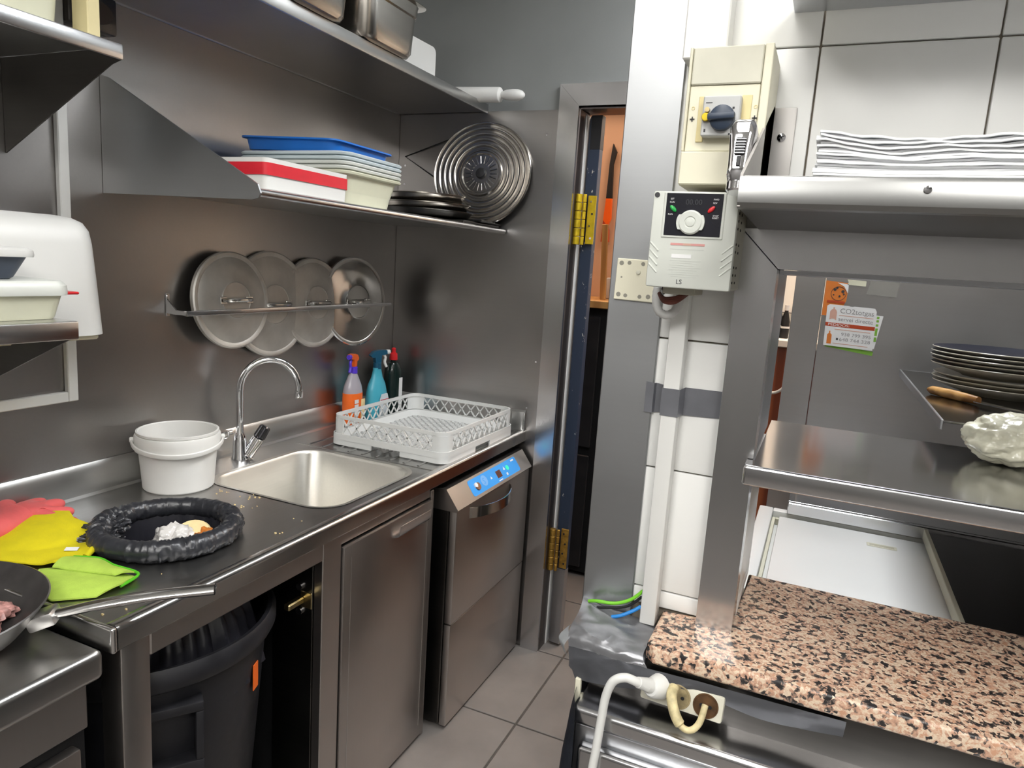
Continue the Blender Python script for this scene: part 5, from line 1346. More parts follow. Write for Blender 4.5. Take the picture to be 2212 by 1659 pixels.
# napkins lying in a wavy stack
NB = 20
for k in range(NB):
    ox = random.uniform(-0.003, 0.003); oy = random.uniform(-0.004, 0.004)
    x0, x1, y0, y1 = 1.577+ox, 1.985+ox, 0.845+oy, 1.035+oy
    zz = 1.6195+k*0.0023
    def hn(u, v, x, y, k=k):
        s = k/NB
        return s*(0.008*math.exp(-((x-1.575)/0.035)**2)-0.004*math.exp(-((x-1.66)/0.03)**2)+0.0015*math.sin(x*60+k*0.5)+0.0008*math.sin(x*170+k))
    b = coons([[(x0, y0), (x1, y0)], [(x1, y0), (x1, y1)], [(x0, y1), (x1, y1)], [(x0, y0), (x0, y1)]], 40, 2, hn, zz, 0.0021)
    lab = 'white paper napkin in the stack on the shelf above the hatch'
    if k == NB-1: lab = 'topmost white paper napkin of the stack above the hatch'
    o = tag(obj('paper_napkin', b, PAPER, smooth=60), lab if k == NB-1 else 'white paper napkin below the top one in the wavy stack above the hatch', 'napkin', 'stacked paper napkins')

# second shelf higher up, at the frame edge
t = thing('high_shelf', 'steel shelf high on the tiled wall at the top right', 'shelf', (1.9, 0.93, 1.86))
b = new_bm(); add_box(b, 1.519, 2.45, 0.83, 1.064, 1.862, 1.868, 0.001, 1); obj('plate', b, ST_DULL, t)
b = new_bm(); add_box(b, 1.519, 2.45, 0.825, 0.832, 1.862, 1.895, 0.002, 1); obj('front_lip', b, ST_FRAMEX, t)

# ------------------------------------------------------------------ trunking above and below the electric boxes
t = thing('wall_trunking', 'white cable trunking running up the tiled wall through the electric boxes', 'trunking', (1.41, 1.05, 0.965))
b = new_bm(); add_box(b, 1.3845, 1.443, 1.022, 1.064, 1.80, CEILZ-0.002, 0.002, 1); obj('upper_trunk', b, WHITE_PLASTIC, t)
b = new_bm(); add_box(b, 1.402, 1.4265, 1.036, 1.064, 0.966, 1.60, 0.0025, 2); obj('lower_trunk', b, WHITE_PLASTIC, t)
b = new_bm()
path = [(1.372, 1.0565), (1.3845, 1.0565), (1.3865, 1.0632), (1.3985, 1.0625), (1.4010, 1.0350), (1.4275, 1.0348), (1.4305, 1.0625), (1.4840, 1.0635)]
rings = []
for x, y in path: rings.append([Vector((x, y, 1.301+0.002*math.sin(x*90))), Vector((x, y, 1.3445+0.002*math.sin(x*70))), Vector((x, y+0.0006, 1.3445+0.002*math.sin(x*70))), Vector((x, y+0.0006, 1.301+0.002*math.sin(x*90)))])
loft(b, rings); tag(obj('tape_strip', b, TAPE_D), 'strip of grey duct tape across the tiles and trunking', 'tape')

# ------------------------------------------------------------------ cream switch box
t = thing('switch_box', 'aged cream electrical box with a navy rotary isolator switch', 'electrical box', (1.458, 1.01, 1.625))
b = new_bm(); add_box(b, 1.408, 1.510, 0.966, 1.064, 1.626, 1.797, 0.003, 2); obj('case', b, CREAM, t)
b = new_bm(); add_box(b, 1.4125, 1.4985, 0.9605, 0.967, 1.7505, 1.796, 0.0015, 1); obj('upper_cover', b, CREAM_D, t)
b = new_bm(); add_box(b, 1.4125, 1.4985, 0.9625, 0.967, 1.669, 1.7495, 0.001, 1); mp = obj('middle_panel', b, CREAM, t)
b = new_bm(); add_box(b, 1.4095, 1.5085, 0.9555, 0.967, 1.6265, 1.668, 0.0015, 1); obj('lower_cover', b, CREAM, t)
b = new_bm(); add_box(b, 1.4995, 1.5098, 0.9595, 0.967, 1.669, 1.7965, 0.001, 1); obj('side_rail', b, CREAM, t)
b = new_bm(); add_box(b, 1.4082, 1.4118, 0.9595, 0.967, 1.669, 1.7965, 0.001, 1); obj('side_rail', b, CREAM, t)
for x0, x1 in ((1.4255, 1.4345), (1.4785, 1.4905)):
    b = new_bm(); add_box(b, x0, x1, 0.9605, 0.963, 1.6805, 1.7365, 0.0005, 1); obj('yellow_strip', b, YELLOWED, t)
b = new_bm(); add_box(b, 1.4335, 1.4795, 0.946, 0.963, 1.6850, 1.7335, 0.0015, 1); sw = obj('isolator', b, plain('isolator_grey', (0.50, 0.505, 0.50), 0.5), t)
Ms = frame_M((1.4590, 0.946, 1.7060), (1, 0, 0), (0, 0, 1))
b = new_bm(); add_lathe(b, [(0.0155, 0.0), (0.0150, 0.008), (0.012, 0.010), (0.001, 0.0105)], Ms, 32, True, True); kn = obj('knob', b, NAVY, sw)
b = new_bm(); add_box(b, -0.0165, 0.0165, -0.0035, 0.0045, 0.006, 0.016, 0.002, 2, Ms @ Matrix.Rotation(0.05, 4, 'Z')); obj('knob_grip', b, NAVY, kn)
Mk = frame_M((1.4390, 0.9455, 1.7075), (1, 0, 0), (0, 0, 1))
b = new_bm(); add_lathe(b, [(0.0052, 0), (0.0052, 0.004), (0.0045, 0.005), (0.001, 0.005)], Mk, 18, True, True); obj('yellow_key', b, HINGE_Y, sw)
b = new_bm(); add_cyl(b, (1.440, 0.946, 1.7160), (1.440, 0.940, 1.7160), 0.003, n=12); obj('lock_pin', b, BRASS, sw)
b = new_bm()
add_box(b, 1.4375, 1.4395, 0.9455, 0.9465, 1.690, 1.6935); add_box(b, 1.4680, 1.4725, 0.9455, 0.9465, 1.686, 1.6880); add_box(b, 1.437, 1.445, 0.9456, 0.9465, 1.7245, 1.7255); add_box(b, 1.470, 1.4725, 0.9456, 0.9465, 1.717, 1.7195); obj('print_marks', b, PRINT_D, sw)
for x in (1.4185, 1.4955):
    b = new_bm(); z = 1.709
    add_box(b, x-0.0030, x+0.0030, 0.9615, 0.9630, z-0.0007, z+0.0007); add_box(b, x-0.0007, x+0.0007, 0.9615, 0.9630, z-0.0030, z+0.0030); obj('cross_mark', b, PRINT_D, mp)
    b = new_bm(); add_lathe(b, [(0.0022, 0), (0.0022, 0.0006), (0.0014, 0.0006), (0.0014, 0)], frame_M((x, 0.9625, 1.7225), (1, 0, 0), (0, 0, 1)), 14); obj('round_mark', b, YELLOWED, mp)

# ------------------------------------------------------------------ grey frequency drive
DX0, DX1, DZ0, DZ1, DYF = 1.3845, 1.4925, 1.4925, 1.6155, 0.935
t = thing('motor_drive', 'grey motor drive with black keypad and round white dial', 'motor drive', (1.438, 1.0, DZ0))
W_, H_ = DX1-DX0, DZ1-DZ0
def dx(u): return DX0+u*W_
def dz(v): return DZ1-v*H_
b = new_bm(); add_box(b, DX0+0.003, DX1-0.001, DYF+0.012, 1.050, DZ0+0.001, DZ1-0.006, 0.002, 1); bd = obj('body', b, DRIVE_D, t)
b = new_bm(); add_box(b, DX0, DX1, DYF, DYF+0.014, DZ0, DZ1, 0.0025, 2); fc = obj('front_cover', b, DRIVE, t)
b = new_bm(); add_box(b, dx(0.13), dx(0.86), DYF-0.0012, DYF+0.002, dz(0.482), dz(0.008), 0.0012, 1); obj('keypad_frame', b, DRIVE, fc)
b = new_bm(); add_box(b, dx(0.165), dx(0.825), DYF-0.0018, DYF, dz(0.455), dz(0.022), 0.0004, 1); kp = obj('keypad', b, BLACK_PANEL, fc)
Mdl = frame_M((dx(0.475), DYF-0.0018, dz(0.315)), (1, 0, 0), (0, 0, 1))
b = new_bm(); add_lathe(b, [(0.0155, 0), (0.0152, 0.003), (0.0135, 0.0045), (0.0075, 0.0045), (0.0068, 0.0036), (0.0060, 0.0036), (0.0052, 0.0046), (0.001, 0.0052)], Mdl, 36, True, True); dl = obj('dial', b, DRIVE, kp)
for s in (-1, 1):
    b = new_bm()
    outer = [(s*0.0178*math.cos(a), 0.0178*math.sin(a)) for a in [(-0.55+1.1*k/8) for k in range(9)]]
    inner_ = [(s*0.0140*math.cos(a), 0.0140*math.sin(a)) for a in [(0.75-1.5*k/8) for k in range(9)]]
    add_prism(b, outer+inner_, 0.0034, Mdl); obj('dial_key', b, DRIVE, kp)
for u, mat, rot, nm in ((0.255, GREEN_B, -0.75, 'run_key'), (0.70, RED, 0.75, 'stop_key')):
    Mx = frame_M((dx(u), DYF-0.0018, dz(0.18)), (1, 0, 0), (0, 0, 1)) @ Matrix.Rotation(rot, 4, 'Z')
    b = new_bm(); P = [(0.0056*math.cos(a), 0.0026*math.sin(a)) for a in [2*PI*k/20 for k in range(20)]]
    loft(b, [[Mx @ Vector((x, y, 0)) for x, y in P], [Mx @ Vector((x*0.95, y*0.95, 0.0018)) for x, y in P], [Mx @ Vector((x*0.6, y*0.6, 0.0026)) for x, y in P]]); obj(nm, b, mat, kp)
def dtext(s, u, v, size, mat=PRINT_W, par=kp, y=DYF-0.0020, al='CENTER'):
    return textobj('lettering', s, size, frame_M((dx(u), y, dz(v)), (1, 0, 0), (0, 0, 1)), mat, par, al, 0.00005)
for s, u, v in (('SET', 0.235, 0.078), ('RUN', 0.235, 0.112), ('FWD', 0.745, 0.078), ('REV', 0.735, 0.112), ('RUN', 0.225, 0.235), ('STOP', 0.755, 0.240), ('RESET', 0.755, 0.262)): dtext(s, u, v+0.01, 0.0030)
dtext('00.00', 0.49, 0.135, 0.0095, plain('dim_digits', (0.035, 0.036, 0.042), 0.3))
b = new_bm(); add_box(b, dx(0.26), dx(0.665), DYF-0.0004, DYF+0.001, dz(0.553), dz(0.530)); rl = obj('pink_label', b, PINK_PR, fc)
b = new_bm(); add_box(b, dx(0.41), dx(0.505), DYF-0.0006, DYF+0.001, dz(0.553), dz(0.530)); obj('label_gap', b, PRINT_P, rl)
b = new_bm(); add_box(b, dx(0.285), dx(0.52), DYF-0.0004, DYF+0.001, dz(0.685), dz(0.645)); obj('white_label', b, PRINT_W, fc)
b = new_bm()
for k in range(8):
    v = 0.71+0.024*k; add_box(b, dx(0.27+0.03*(k % 2)), dx(0.64-0.04*(k % 3)), DYF-0.0002, DYF+0.001, dz(v+0.003), dz(v))
add_box(b, dx(0.26), dx(0.66), DYF-0.0002, DYF+0.001, dz(0.596), dz(0.590)); obj('fine_print', b, plain('faint_print', (0.50, 0.52, 0.49), 0.6), fc)
dtext('LS', 0.405, 0.955, 0.0085, PRINT_D, fc, DYF-0.0002)
for s in (0, 1):
    for k in range(4):
        b = new_bm(); v = 0.53+0.075*k
        u0, u1 = (0.015, 0.12) if s == 0 else (0.985, 0.87)
        p = Vector((dx(u0), DYF, dz(v if s == 0 else v))); q = Vector((dx(u1), DYF, dz(v+0.09)))
        add_tube(b, [p, q], 0.0011, 6); obj('grip_ridge', b, DRIVE, fc)
b = new_bm(); add_cyl(b, (dx(0.045), DYF-0.0006, dz(0.042)), (dx(0.045), DYF+0.002, dz(0.042)), 0.0034, n=16); obj('screw_hole', b, PRINT_D, fc)
b = new_bm()
for k in range(10):
    if k in (3, 6): continue
    z = DZ1-0.022-0.0098*k; add_box(b, DX1-0.0015, DX1-0.0004, 0.957, 0.962, z-0.003, z); 
    add_box(b, DX1-0.0015, DX1-0.0004, 0.985, 0.990, z-0.003, z)
obj('vent_slots', b, BLACK_IN, bd)
b = new_bm(); add_box(b, 1.402, 1.445, 0.965, 1.03, DZ0-0.009, DZ0+0.001, 0.001, 1); obj('terminal_block', b, DRIVE_D, bd)

# wiring below the drive
t = thing('wire_bundle', 'brown wires and grey corrugated conduit hanging below the motor drive', 'wiring', (1.41, 1.0, 1.45))
b = new_bm()
for k in range(3): add_tube(b, spline([(1.432, 0.99+0.004*k, DZ0-0.006), (1.418, 0.978, DZ0-0.014-0.003*k), (1.402, 0.980, DZ0-0.016-0.002*k), (1.392, 0.992, DZ0-0.010)], 6), 0.0028, 8)
obj('brown_wire', b, WIRE_BR, t)
pts = spline([(1.386, 1.008, DZ0-0.002), (1.385, 1.008, DZ0-0.018), (1.390, 1.008, DZ0-0.035), (1.403, 1.010, DZ0-0.040), (1.414, 1.014, DZ0-0.030), (1.417, 1.020, DZ0-0.006)], 6)
b = new_bm(); m = len(pts); add_tube(b, pts, 0.008, 14, rad=[0.0062+(0.0003 if i % 2 else -0.0003) for i in range(m)]); obj('conduit', b, plain('grey_conduit', (0.52, 0.52, 0.51), 0.5), t)
b = new_bm(); add_tube(b, [(1.394, 1.0, DZ0+0.002), (1.398, 0.995, DZ0-0.010)], 0.0018, 6); obj('black_wire', b, BLACK, t)

# adapter plate beside the drive
t = thing('mounting_plate', 'cream perforated mounting plate screwed to the steel cladding', 'plate', (1.34, 1.056, 1.467))
b = new_bm(); Mm = frame_M((1.309, 1.0585, 1.467), (1, 0, -0.02), (0.0, 0, 1))
add_box(b, 0, 0.062, 0, 0.062, 0, 0.004, 0.001, 1, Mm); obj('plate', b, CREAM, t)
for x, y, r in ((0.007, 0.055, 0.0035), (0.019, 0.056, 0.003), (0.040, 0.056, 0.003), (0.007, 0.008, 0.0035), (0.018, 0.007, 0.003), (0.040, 0.007, 0.003), (0.053, 0.008, 0.0035), (0.009, 0.034, 0.0014)):
    b = new_bm(); add_lathe(b, [(r, 0.0036), (r, 0.0042), (0.0005, 0.0042)], Mm @ Matrix.Translation((x, y, 0)), 14, True, True); obj('hole', b, plain('hole_shade', (0.25, 0.24, 0.20), 0.7), t)
b = new_bm(); add_lathe(b, [(0.0035, 0.004), (0.0032, 0.0056), (0.001, 0.006)], Mm @ Matrix.Translation((0.034, 0.043, 0)), 14, True, True); obj('screw', b, CREAM_D, t)

# chrome hand tool hooked at the shelf bracket
t = thing('chrome_hand_tool', 'chrome hand tool with a dark ribbed slider beside the shelf bracket', 'hand tool', (1.492, 0.90, 1.615))
Mt = Matrix.Translation((1.4915, 0.90, 1.62)) @ Matrix.Rotation(math.radians(-14), 4, 'X')
b = new_bm()
rings = []
for z, w, d in ((0.0, 0.010, 0.010), (0.008, 0.013, 0.014), (0.018, 0.0125, 0.015), (0.035, 0.0135, 0.016), (0.055, 0.0155, 0.018), (0.066, 0.0155, 0.018), (0.074, 0.013, 0.015), (0.078, 0.007, 0.008)):
    rings.append([Mt @ Vector((x, y, z)) for x, y in rrect(2*w, 2*d, min(w, d)*0.55, 5)])
loft(b, rings); bd = obj('body', b, CHROME, t, smooth=50)
b = new_bm(); add_box(b, -0.0062, 0.0062, -0.0185, -0.012, 0.030, 0.052, 0.0015, 1, Mt); sl = obj('slider', b, BLACK, t)
for k in range(6):
    b = new_bm(); add_box(b, -0.006, 0.006, -0.0195, -0.018, 0.031+0.0034*k, 0.0325+0.0034*k, 0.0004, 1, Mt); obj('slider_rib', b, ST_DULL, sl)
b = new_bm(); add_box(b, -0.0025, 0.0025, -0.0172, -0.012, 0.017, 0.029, 0.0006, 1, Mt); obj('slot', b, BLACK, t)
b = new_bm(); add_lathe(b, [(0.0105, -0.010), (0.0125, -0.008), (0.0125, 0.001), (0.010, 0.003)], Mt, 20, True, True); obj('collar', b, CHROME, t)

# ------------------------------------------------------------------ base below the ledge
t = thing('fridge_counter', 'steel undercounter fridge below the granite ledge', 'fridge', (1.9, 1.0, 0))
b = new_bm(); add_box(b, 1.345, 2.45, 0.9635, 1.066, 0.885, 0.9545, 0.001, 1); obj('fascia', b, ST_DARK, t)
b = new_bm(); add_box(b, 1.345, 2.45, 0.897, 1.066, 0.858, 0.886, 0.008, 4); obj('top', b, ST_FRAMEX, t)
b = new_bm(); add_box(b, 1.350, 2.45, 0.905, 1.066, 0.05, 0.857, 0.002, 1); obj('body', b, ST_DULL, t)
b = new_bm(); add_box(b, 1.362, 1.83, 0.884, 0.905, 0.08, 0.835, 0.006, 3); obj('door', b, ST_FRAMEX, t)
b = new_bm(); add_box(b, 1.836, 2.31, 0.884, 0.905, 0.08, 0.835, 0.006, 3); obj('door', b, ST_FRAMEX, t)
b = new_bm(); add_box(b, 1.36, 2.45, 0.92, 1.066, 0.0, 0.05); obj('plinth', b, BLACK, t)
b = new_bm(); add_box(b, 1.336, 1.3445, 0.936, 0.944, 0.80, 0.905, 0.001, 1); obj('cream_edge', b, CREAM, t)

# duct tape wrapped over the ledge end
t = thing('tape_wrap', 'crumpled silver duct tape wrapped around the end of the ledge', 'duct tape', (1.37, 1.0, 0.9))
def tape_sheet(name, grid, mat, amp=0.0025, thick=0.0008, seed=0):
    """grid: rows of 3D points, refined and crumpled"""
    rows = [spline(r, 14) for r in grid]
    cols = list(zip(*rows)); cols = [spline(list(c), 14) for c in cols]
    b = new_bm(); V = []
    nu, nv = len(cols), len(cols[0])
    for i in range(nu):
        col = []
        for j in range(nv):
            p = cols[i][j]
            n1 = noise.noise(Vector((p.x*55, p.y*40, p.z*75))+Vector((seed, 0, 0)))
            n2 = abs(noise.noise(Vector((p.x*26+seed, p.y*30, p.z*40))))
            w = 0.35*noise.noise(p*30)
            r1 = 1-3.0*abs(noise.noise(Vector((p.x*7+w+seed, p.y*30+p.x*9, p.z*34-p.x*8))))
            r2 = 1-3.0*abs(noise.noise(Vector((p.x*26-p.y*30+w, p.y*16+seed, p.z*20))))
            col.append(b.verts.new(p+Vector((0.1, -0.6, 0.6))*(amp*(0.2*n1-n2*0.4+0.8*max(0, r1)**2+0.5*max(0, r2)**2))))
        V.append(col)
    for i in range(nu-1):
        for j in range(nv-1): b.faces.new((V[i][j], V[i+1][j], V[i+1][j+1], V[i][j+1]))
    bmesh.ops.solidify(b, geom=b.faces[:], thickness=thick)
    return obj(name, b, mat, t, smooth=32)
b = new_bm(); add_box(b, 1.318, 1.432, 0.952, 1.0585, 0.905, 0.960, 0.004, 1); obj('taped_core', b, TAPE_D, t)
tape_sheet('top_flap', [[(1.302, 1.060, 0.974), (1.340, 1.058, 0.966), (1.385, 1.056, 0.964), (1.431, 1.048, 0.964)],
                        [(1.310, 1.015, 0.972), (1.345, 1.010, 0.969), (1.388, 1.002, 0.967), (1.431, 1.000, 0.966)],
                        [(1.313, 0.960, 0.964), (1.348, 0.952, 0.968), (1.390, 0.946, 0.966), (1.431, 0.945, 0.966)],
                        [(1.318, 0.947, 0.945), (1.350, 0.942, 0.950), (1.392, 0.939, 0.950), (1.440, 0.939, 0.951)]], TAPE, 0.0045, seed=1)
tape_sheet('front_flap', [[(1.318, 0.947, 0.946), (1.360, 0.941, 0.951), (1.42, 0.938, 0.952), (1.50, 0.940, 0.953), (1.60, 0.943, 0.953), (1.70, 0.947, 0.952)],
                          [(1.322, 0.944, 0.925), (1.360, 0.937, 0.932), (1.42, 0.934, 0.935), (1.50, 0.938, 0.943), (1.60, 0.944, 0.938), (1.70, 0.953, 0.936)],
                          [(1.334, 0.942, 0.900), (1.365, 0.937, 0.905), (1.42, 0.934, 0.916), (1.50, 0.938, 0.936), (1.60, 0.948, 0.920), (1.70, 0.960, 0.922)]], TAPE_D, 0.003, seed=5)
tape_sheet('loose_end', [[(1.314, 0.985, 0.966), (1.308, 0.972, 0.962), (1.318, 0.950, 0.958)],
                         [(1.303, 0.985, 0.955), (1.296, 0.965, 0.948), (1.312, 0.944, 0.946)],
                         [(1.306, 0.972, 0.945), (1.303, 0.958, 0.938), (1.320, 0.945, 0.928)]], plain('pale_tape_end', (0.62, 0.64, 0.66), 0.35, 0.2, bmp=0.2), 0.003, seed=9)
# black plastic sheet hanging at the end
t2 = t
t = thing('hanging_sheet', 'dark plastic sheet hanging down the left end of the undercounter fridge', 'plastic sheet', (1.35, 0.92, 0.2))
tape_sheet('sheet', [[(1.338, 1.05, 0.893), (1.338, 0.98, 0.893), (1.341, 0.925, 0.893), (1.352, 0.893, 0.890)],
                     [(1.334, 1.05, 0.84), (1.331, 0.98, 0.84), (1.337, 0.910, 0.842), (1.356, 0.885, 0.85)],
                     [(1.330, 1.05, 0.70), (1.325, 0.98, 0.70), (1.330, 0.900, 0.70), (1.358, 0.875, 0.72)],
                     [(1.326, 1.05, 0.30), (1.320, 0.98, 0.30), (1.325, 0.895, 0.30), (1.350, 0.870, 0.30)]], plain('dark_sheet', (0.045, 0.05, 0.065), 0.35, 0.2, 0.5, bmp=0.2, bscale=20), 0.006, seed=14)

# socket strip, plug and cords
t = thing('socket_strip', 'grimy white three way socket strip under the granite edge', 'socket strip', (1.495, 0.94, 0.90))
Msk = frame_M((1.500, 0.934, 0.926), (1, 0, -0.03), (0, 0.18, 1))
b = new_bm(); add_box(b, -0.065, 0.050, -0.020, 0.018, -0.018, 0.0, 0.004, 2, Msk); sk = obj('case', b, CREAM_D if False else plain('socket_cream', (0.62, 0.60, 0.50), 0.45, var=0.15, vscale=30), t)
for k, (x, mat) in enumerate(((-0.012, GRIME), (0.026, GRIME))):
    Mq = Msk @ Matrix.Translation((x, -0.001, 0))
    b = new_bm(); add_lathe(b, [(0.0175, 0.0), (0.0170, 0.0012), (0.0155, 0.0012), (0.0150, 0.0003), (0.001, 0.0003)], Mq, 28, True, True); so = obj('socket', b, mat if k else plain('socket_stained', (0.30, 0.24, 0.13), 0.5, var=0.5, vscale=50), sk)
    for s in (-1, 1):
        b = new_bm(); add_lathe(b, [(0.0026, 0.0004), (0.0026, 0.0008), (0.0004, 0.0008)], Mq @ Matrix.Translation((s*0.006, 0.0, 0)), 10, True, True); obj('pin_hole', b, BLACK, so)
t = thing('white_power_cord', 'white power cord with angled plug hanging from the socket strip', 'cord', (1.40, 0.9, 0.0))
b = new_bm(); pts = spline([(1.449, 0.905, 0.944), (1.435, 0.893, 0.955), (1.420, 0.888, 0.959), (1.405, 0.885, 0.950), (1.397, 0.884, 0.925), (1.394, 0.883, 0.890), (1.391, 0.880, 0.840), (1.388, 0.878, 0.79), (1.384, 0.874, 0.60), (1.384, 0.872, 0.30), (1.39, 0.868, 0.01)], 8)
add_tube(b, pts, 0.0062, 14); obj('cord', b, CABLE_W, t)
b = new_bm(); q = Vector((1.462, 0.934, 0.934)); add_cyl(b, q+Vector((0, 0.0, 0)), q+Vector((-0.010, -0.024, 0.006)), 0.0175, 0.013, 20, 0.003); add_cyl(b, q+Vector((-0.006, -0.014, 0.005)), Vector((1.436, 0.894, 0.954)), 0.011, 0.0075, 16, 0.002); obj('plug', b, CABLE_W, t)
b = new_bm(); pts = spline([(1.4815, 0.928, 0.942), (1.482, 0.912, 0.936), (1.490, 0.902, 0.920), (1.502, 0.897, 0.907), (1.514, 0.899, 0.905), (1.523, 0.908, 0.914), (1.526, 0.926, 0.930)], 8)
m = len(pts); add_tube(b, pts, 0.006, 12, rad=[0.0072 if i < m*0.45 else 0.0045 for i in range(m)]); tag(obj('yellowed_cord', b, CABLE_Y), 'short yellowed cord looping between two sockets', 'cord')

# earth and blue wires at the cladding foot
b = new_bm(); add_tube(b, spline([(1.402, 1.045, 1.016), (1.385, 1.043, 0.998), (1.360, 1.040, 0.986), (1.330, 1.040, 0.982), (1.316, 1.045, 0.976)], 6), 0.0028, 10); tag(obj('earth_wire', b, WIRE_G), 'green and yellow earth wire at the foot of the cladding', 'wire')
b = new_bm(); add_tube(b, spline([(1.402, 1.040, 0.992), (1.392, 1.036, 0.984), (1.375, 1.030, 0.974), (1.360, 1.028, 0.968)], 6), 0.0028, 10); tag(obj('blue_wire', b, WIRE_B), 'blue wire below the green earth wire', 'wire')
b = new_bm(); add_tube(b, spline([(1.400, 1.048, 1.004), (1.380, 1.046, 0.984), (1.350, 1.044, 0.974), (1.330, 1.046, 0.968)], 6), 0.0022, 10); tag(obj('black_wire', b, BLACK), 'black wire between the green and blue wires', 'wire')

# ================================================================== BEYOND THE HATCH
# chest freezer
t = thing('chest_freezer', 'white chest freezer with a flat sliding lid behind the hatch', 'freezer', (1.9, 1.64, 0))
b = new_bm(); add_box(b, 1.512, 2.44, 1.318, 1.972, 0.03, 0.872, 0.008, 2); obj('body', b, FREEZER, t)
b = new_bm()
add_box(b, 1.512, 1.548, 1.318, 1.972, 0.872, 0.906, 0.004, 2); add_box(b, 1.548, 2.44, 1.318, 1.346, 0.872, 0.897, 0.003, 2); add_box(b, 1.548, 2.44, 1.942, 1.972, 0.872, 0.906, 0.004, 2)
obj('lid_frame', b, FREEZER, t)
b = new_bm(); add_box(b, 1.5485, 1.5565, 1.347, 1.941, 0.872, 0.889, 0.001, 1); add_box(b, 1.5565, 2.44, 1.928, 1.941, 0.872, 0.889, 0.001, 1); obj('gasket', b, FREEZER_Y, t)
b = new_bm(); add_box(b, 1.566, 2.44, 1.347, 1.925, 0.872, 0.899, 0.003, 2); ld = obj('lid', b, FREEZER, t)
b = new_bm(); add_box(b, 1.770, 1.835, 1.826, 1.848, 0.8985, 0.9005, 0.0008, 1); hs = obj('lid_handle', b, FREEZER_Y, ld)
b = new_bm(); add_box(b, 1.776, 1.829, 1.831, 1.842, 0.9003, 0.9010); obj('handle_recess', b, plain('recess_shade', (0.38, 0.37, 0.29), 0.6), hs)
b = new_bm(); add_box(b, 1.583, 2.44, 1.930, 1.948, 0.9065, 0.938, 0.002, 1); add_box(b, 1.583, 2.44, 1.948, 2.09, 0.934, 0.938, 0.001, 1); obj('back_cover', b, ST_FRAMEX, t)
for (x, y) in ((1.56, 1.37), (1.56, 1.92), (2.39, 1.37), (2.39, 1.92)):
    b = new_bm(); add_cyl(b, (x, y, 0), (x, y, 0.035), 0.02, n=12); obj('foot', b, BLACK, t)

# steel partition with flyers
YF = 2.10
t = thing('steel_partition', 'grey steel partition behind the freezer carrying taped flyers', 'partition', (1.95, YF, 0.0))
b = new_bm(); add_box(b, 1.599, 2.60, YF, YF+0.03, 0.0, 2.2, 0.001, 1); obj('panel', b, ST_DULL, t)
b = new_bm(); add_box(b, 1.523, 1.5975, YF, YF+0.04, 0.0, 2.2, 0.001, 1); obj('edge_strip', b, ST_DULL, t)
def sheet(name, pts, mat, lift, parent=None, th=0.0006):
    b = new_bm(); add_prism(b, pts, th, frame_M((0, YF-lift, 0), (1, 0, 0), (0, 0, 1))); return obj(name, b, mat, parent)
# green-edged flyer behind, white one with green column, then the gas flyer, orange pizza flyer
o = sheet('green_flyer', [(1.620, 1.352), (1.737, 1.340), (1.736, 1.329), (1.617, 1.343)], PRINT_G, 0.0006); tag(o, 'green edged flyer peeking out below the gas flyer', 'flyer')
t = thing('column_flyer', 'white flyer with a green printed column behind the gas flyer', 'flyer', (1.70, YF-0.002, 1.345))
sheet('paper', [(1.640, 1.352), (1.738, 1.348), (1.749, 1.436), (1.655, 1.440)], PAPER, 0.0014, t)
for k, (z, hh) in enumerate(((1.428, 0.006), (1.419, 0.006), (1.408, 0.006), (1.383, 0.020), (1.367, 0.012))):
    sheet('print_patch', [(1.734, z), (1.740, z), (1.740, z+hh), (1.734, z+hh)], PRINT_G, 0.0017, t)
t = thing('orange_flyer', 'orange flyer with a round line drawing above the gas flyer', 'flyer', (1.625, YF-0.001, 1.43))
sheet('paper', [(1.600, 1.427), (1.640, 1.425), (1.655, 1.470), (1.656, 1.516), (1.600, 1.520)], PRINT_O, 0.0008, t)
sheet('torn_corner', [(1.628, 1.516), (1.656, 1.513), (1.656, 1.489), (1.646, 1.506)], PAPER, 0.0012, t)
b = new_bm(); add_lathe(b, [(0.019, 0), (0.019, 0.0005), (0.0178, 0.0005), (0.0178, 0)], frame_M((1.634, YF-0.0014, 1.487), (1, 0, 0), (0, 0, 1)), 24); obj('round_print', b, PRINT_D, t)
for (x, z, r) in ((1.624, 1.497, 0.0035), (1.629, 1.502, 0.003), (1.644, 1.493, 0.004), (1.647, 1.486, 0.0025), (1.637, 1.480, 0.0028), (1.622, 1.483, 0.002)):
    b = new_bm(); add_lathe(b, [(r, 0), (r, 0.0005), (0.0003, 0.0005)], frame_M((x, YF-0.0014, z), (1, 0, 0), (0, 0, 1)), 12, True, True); obj('dot_print', b, PRINT_D, t)
sheet('band_print', [(1.608, 1.462), (1.652, 1.461), (1.652, 1.467), (1.608, 1.468)], PRINT_R, 0.0016, t)
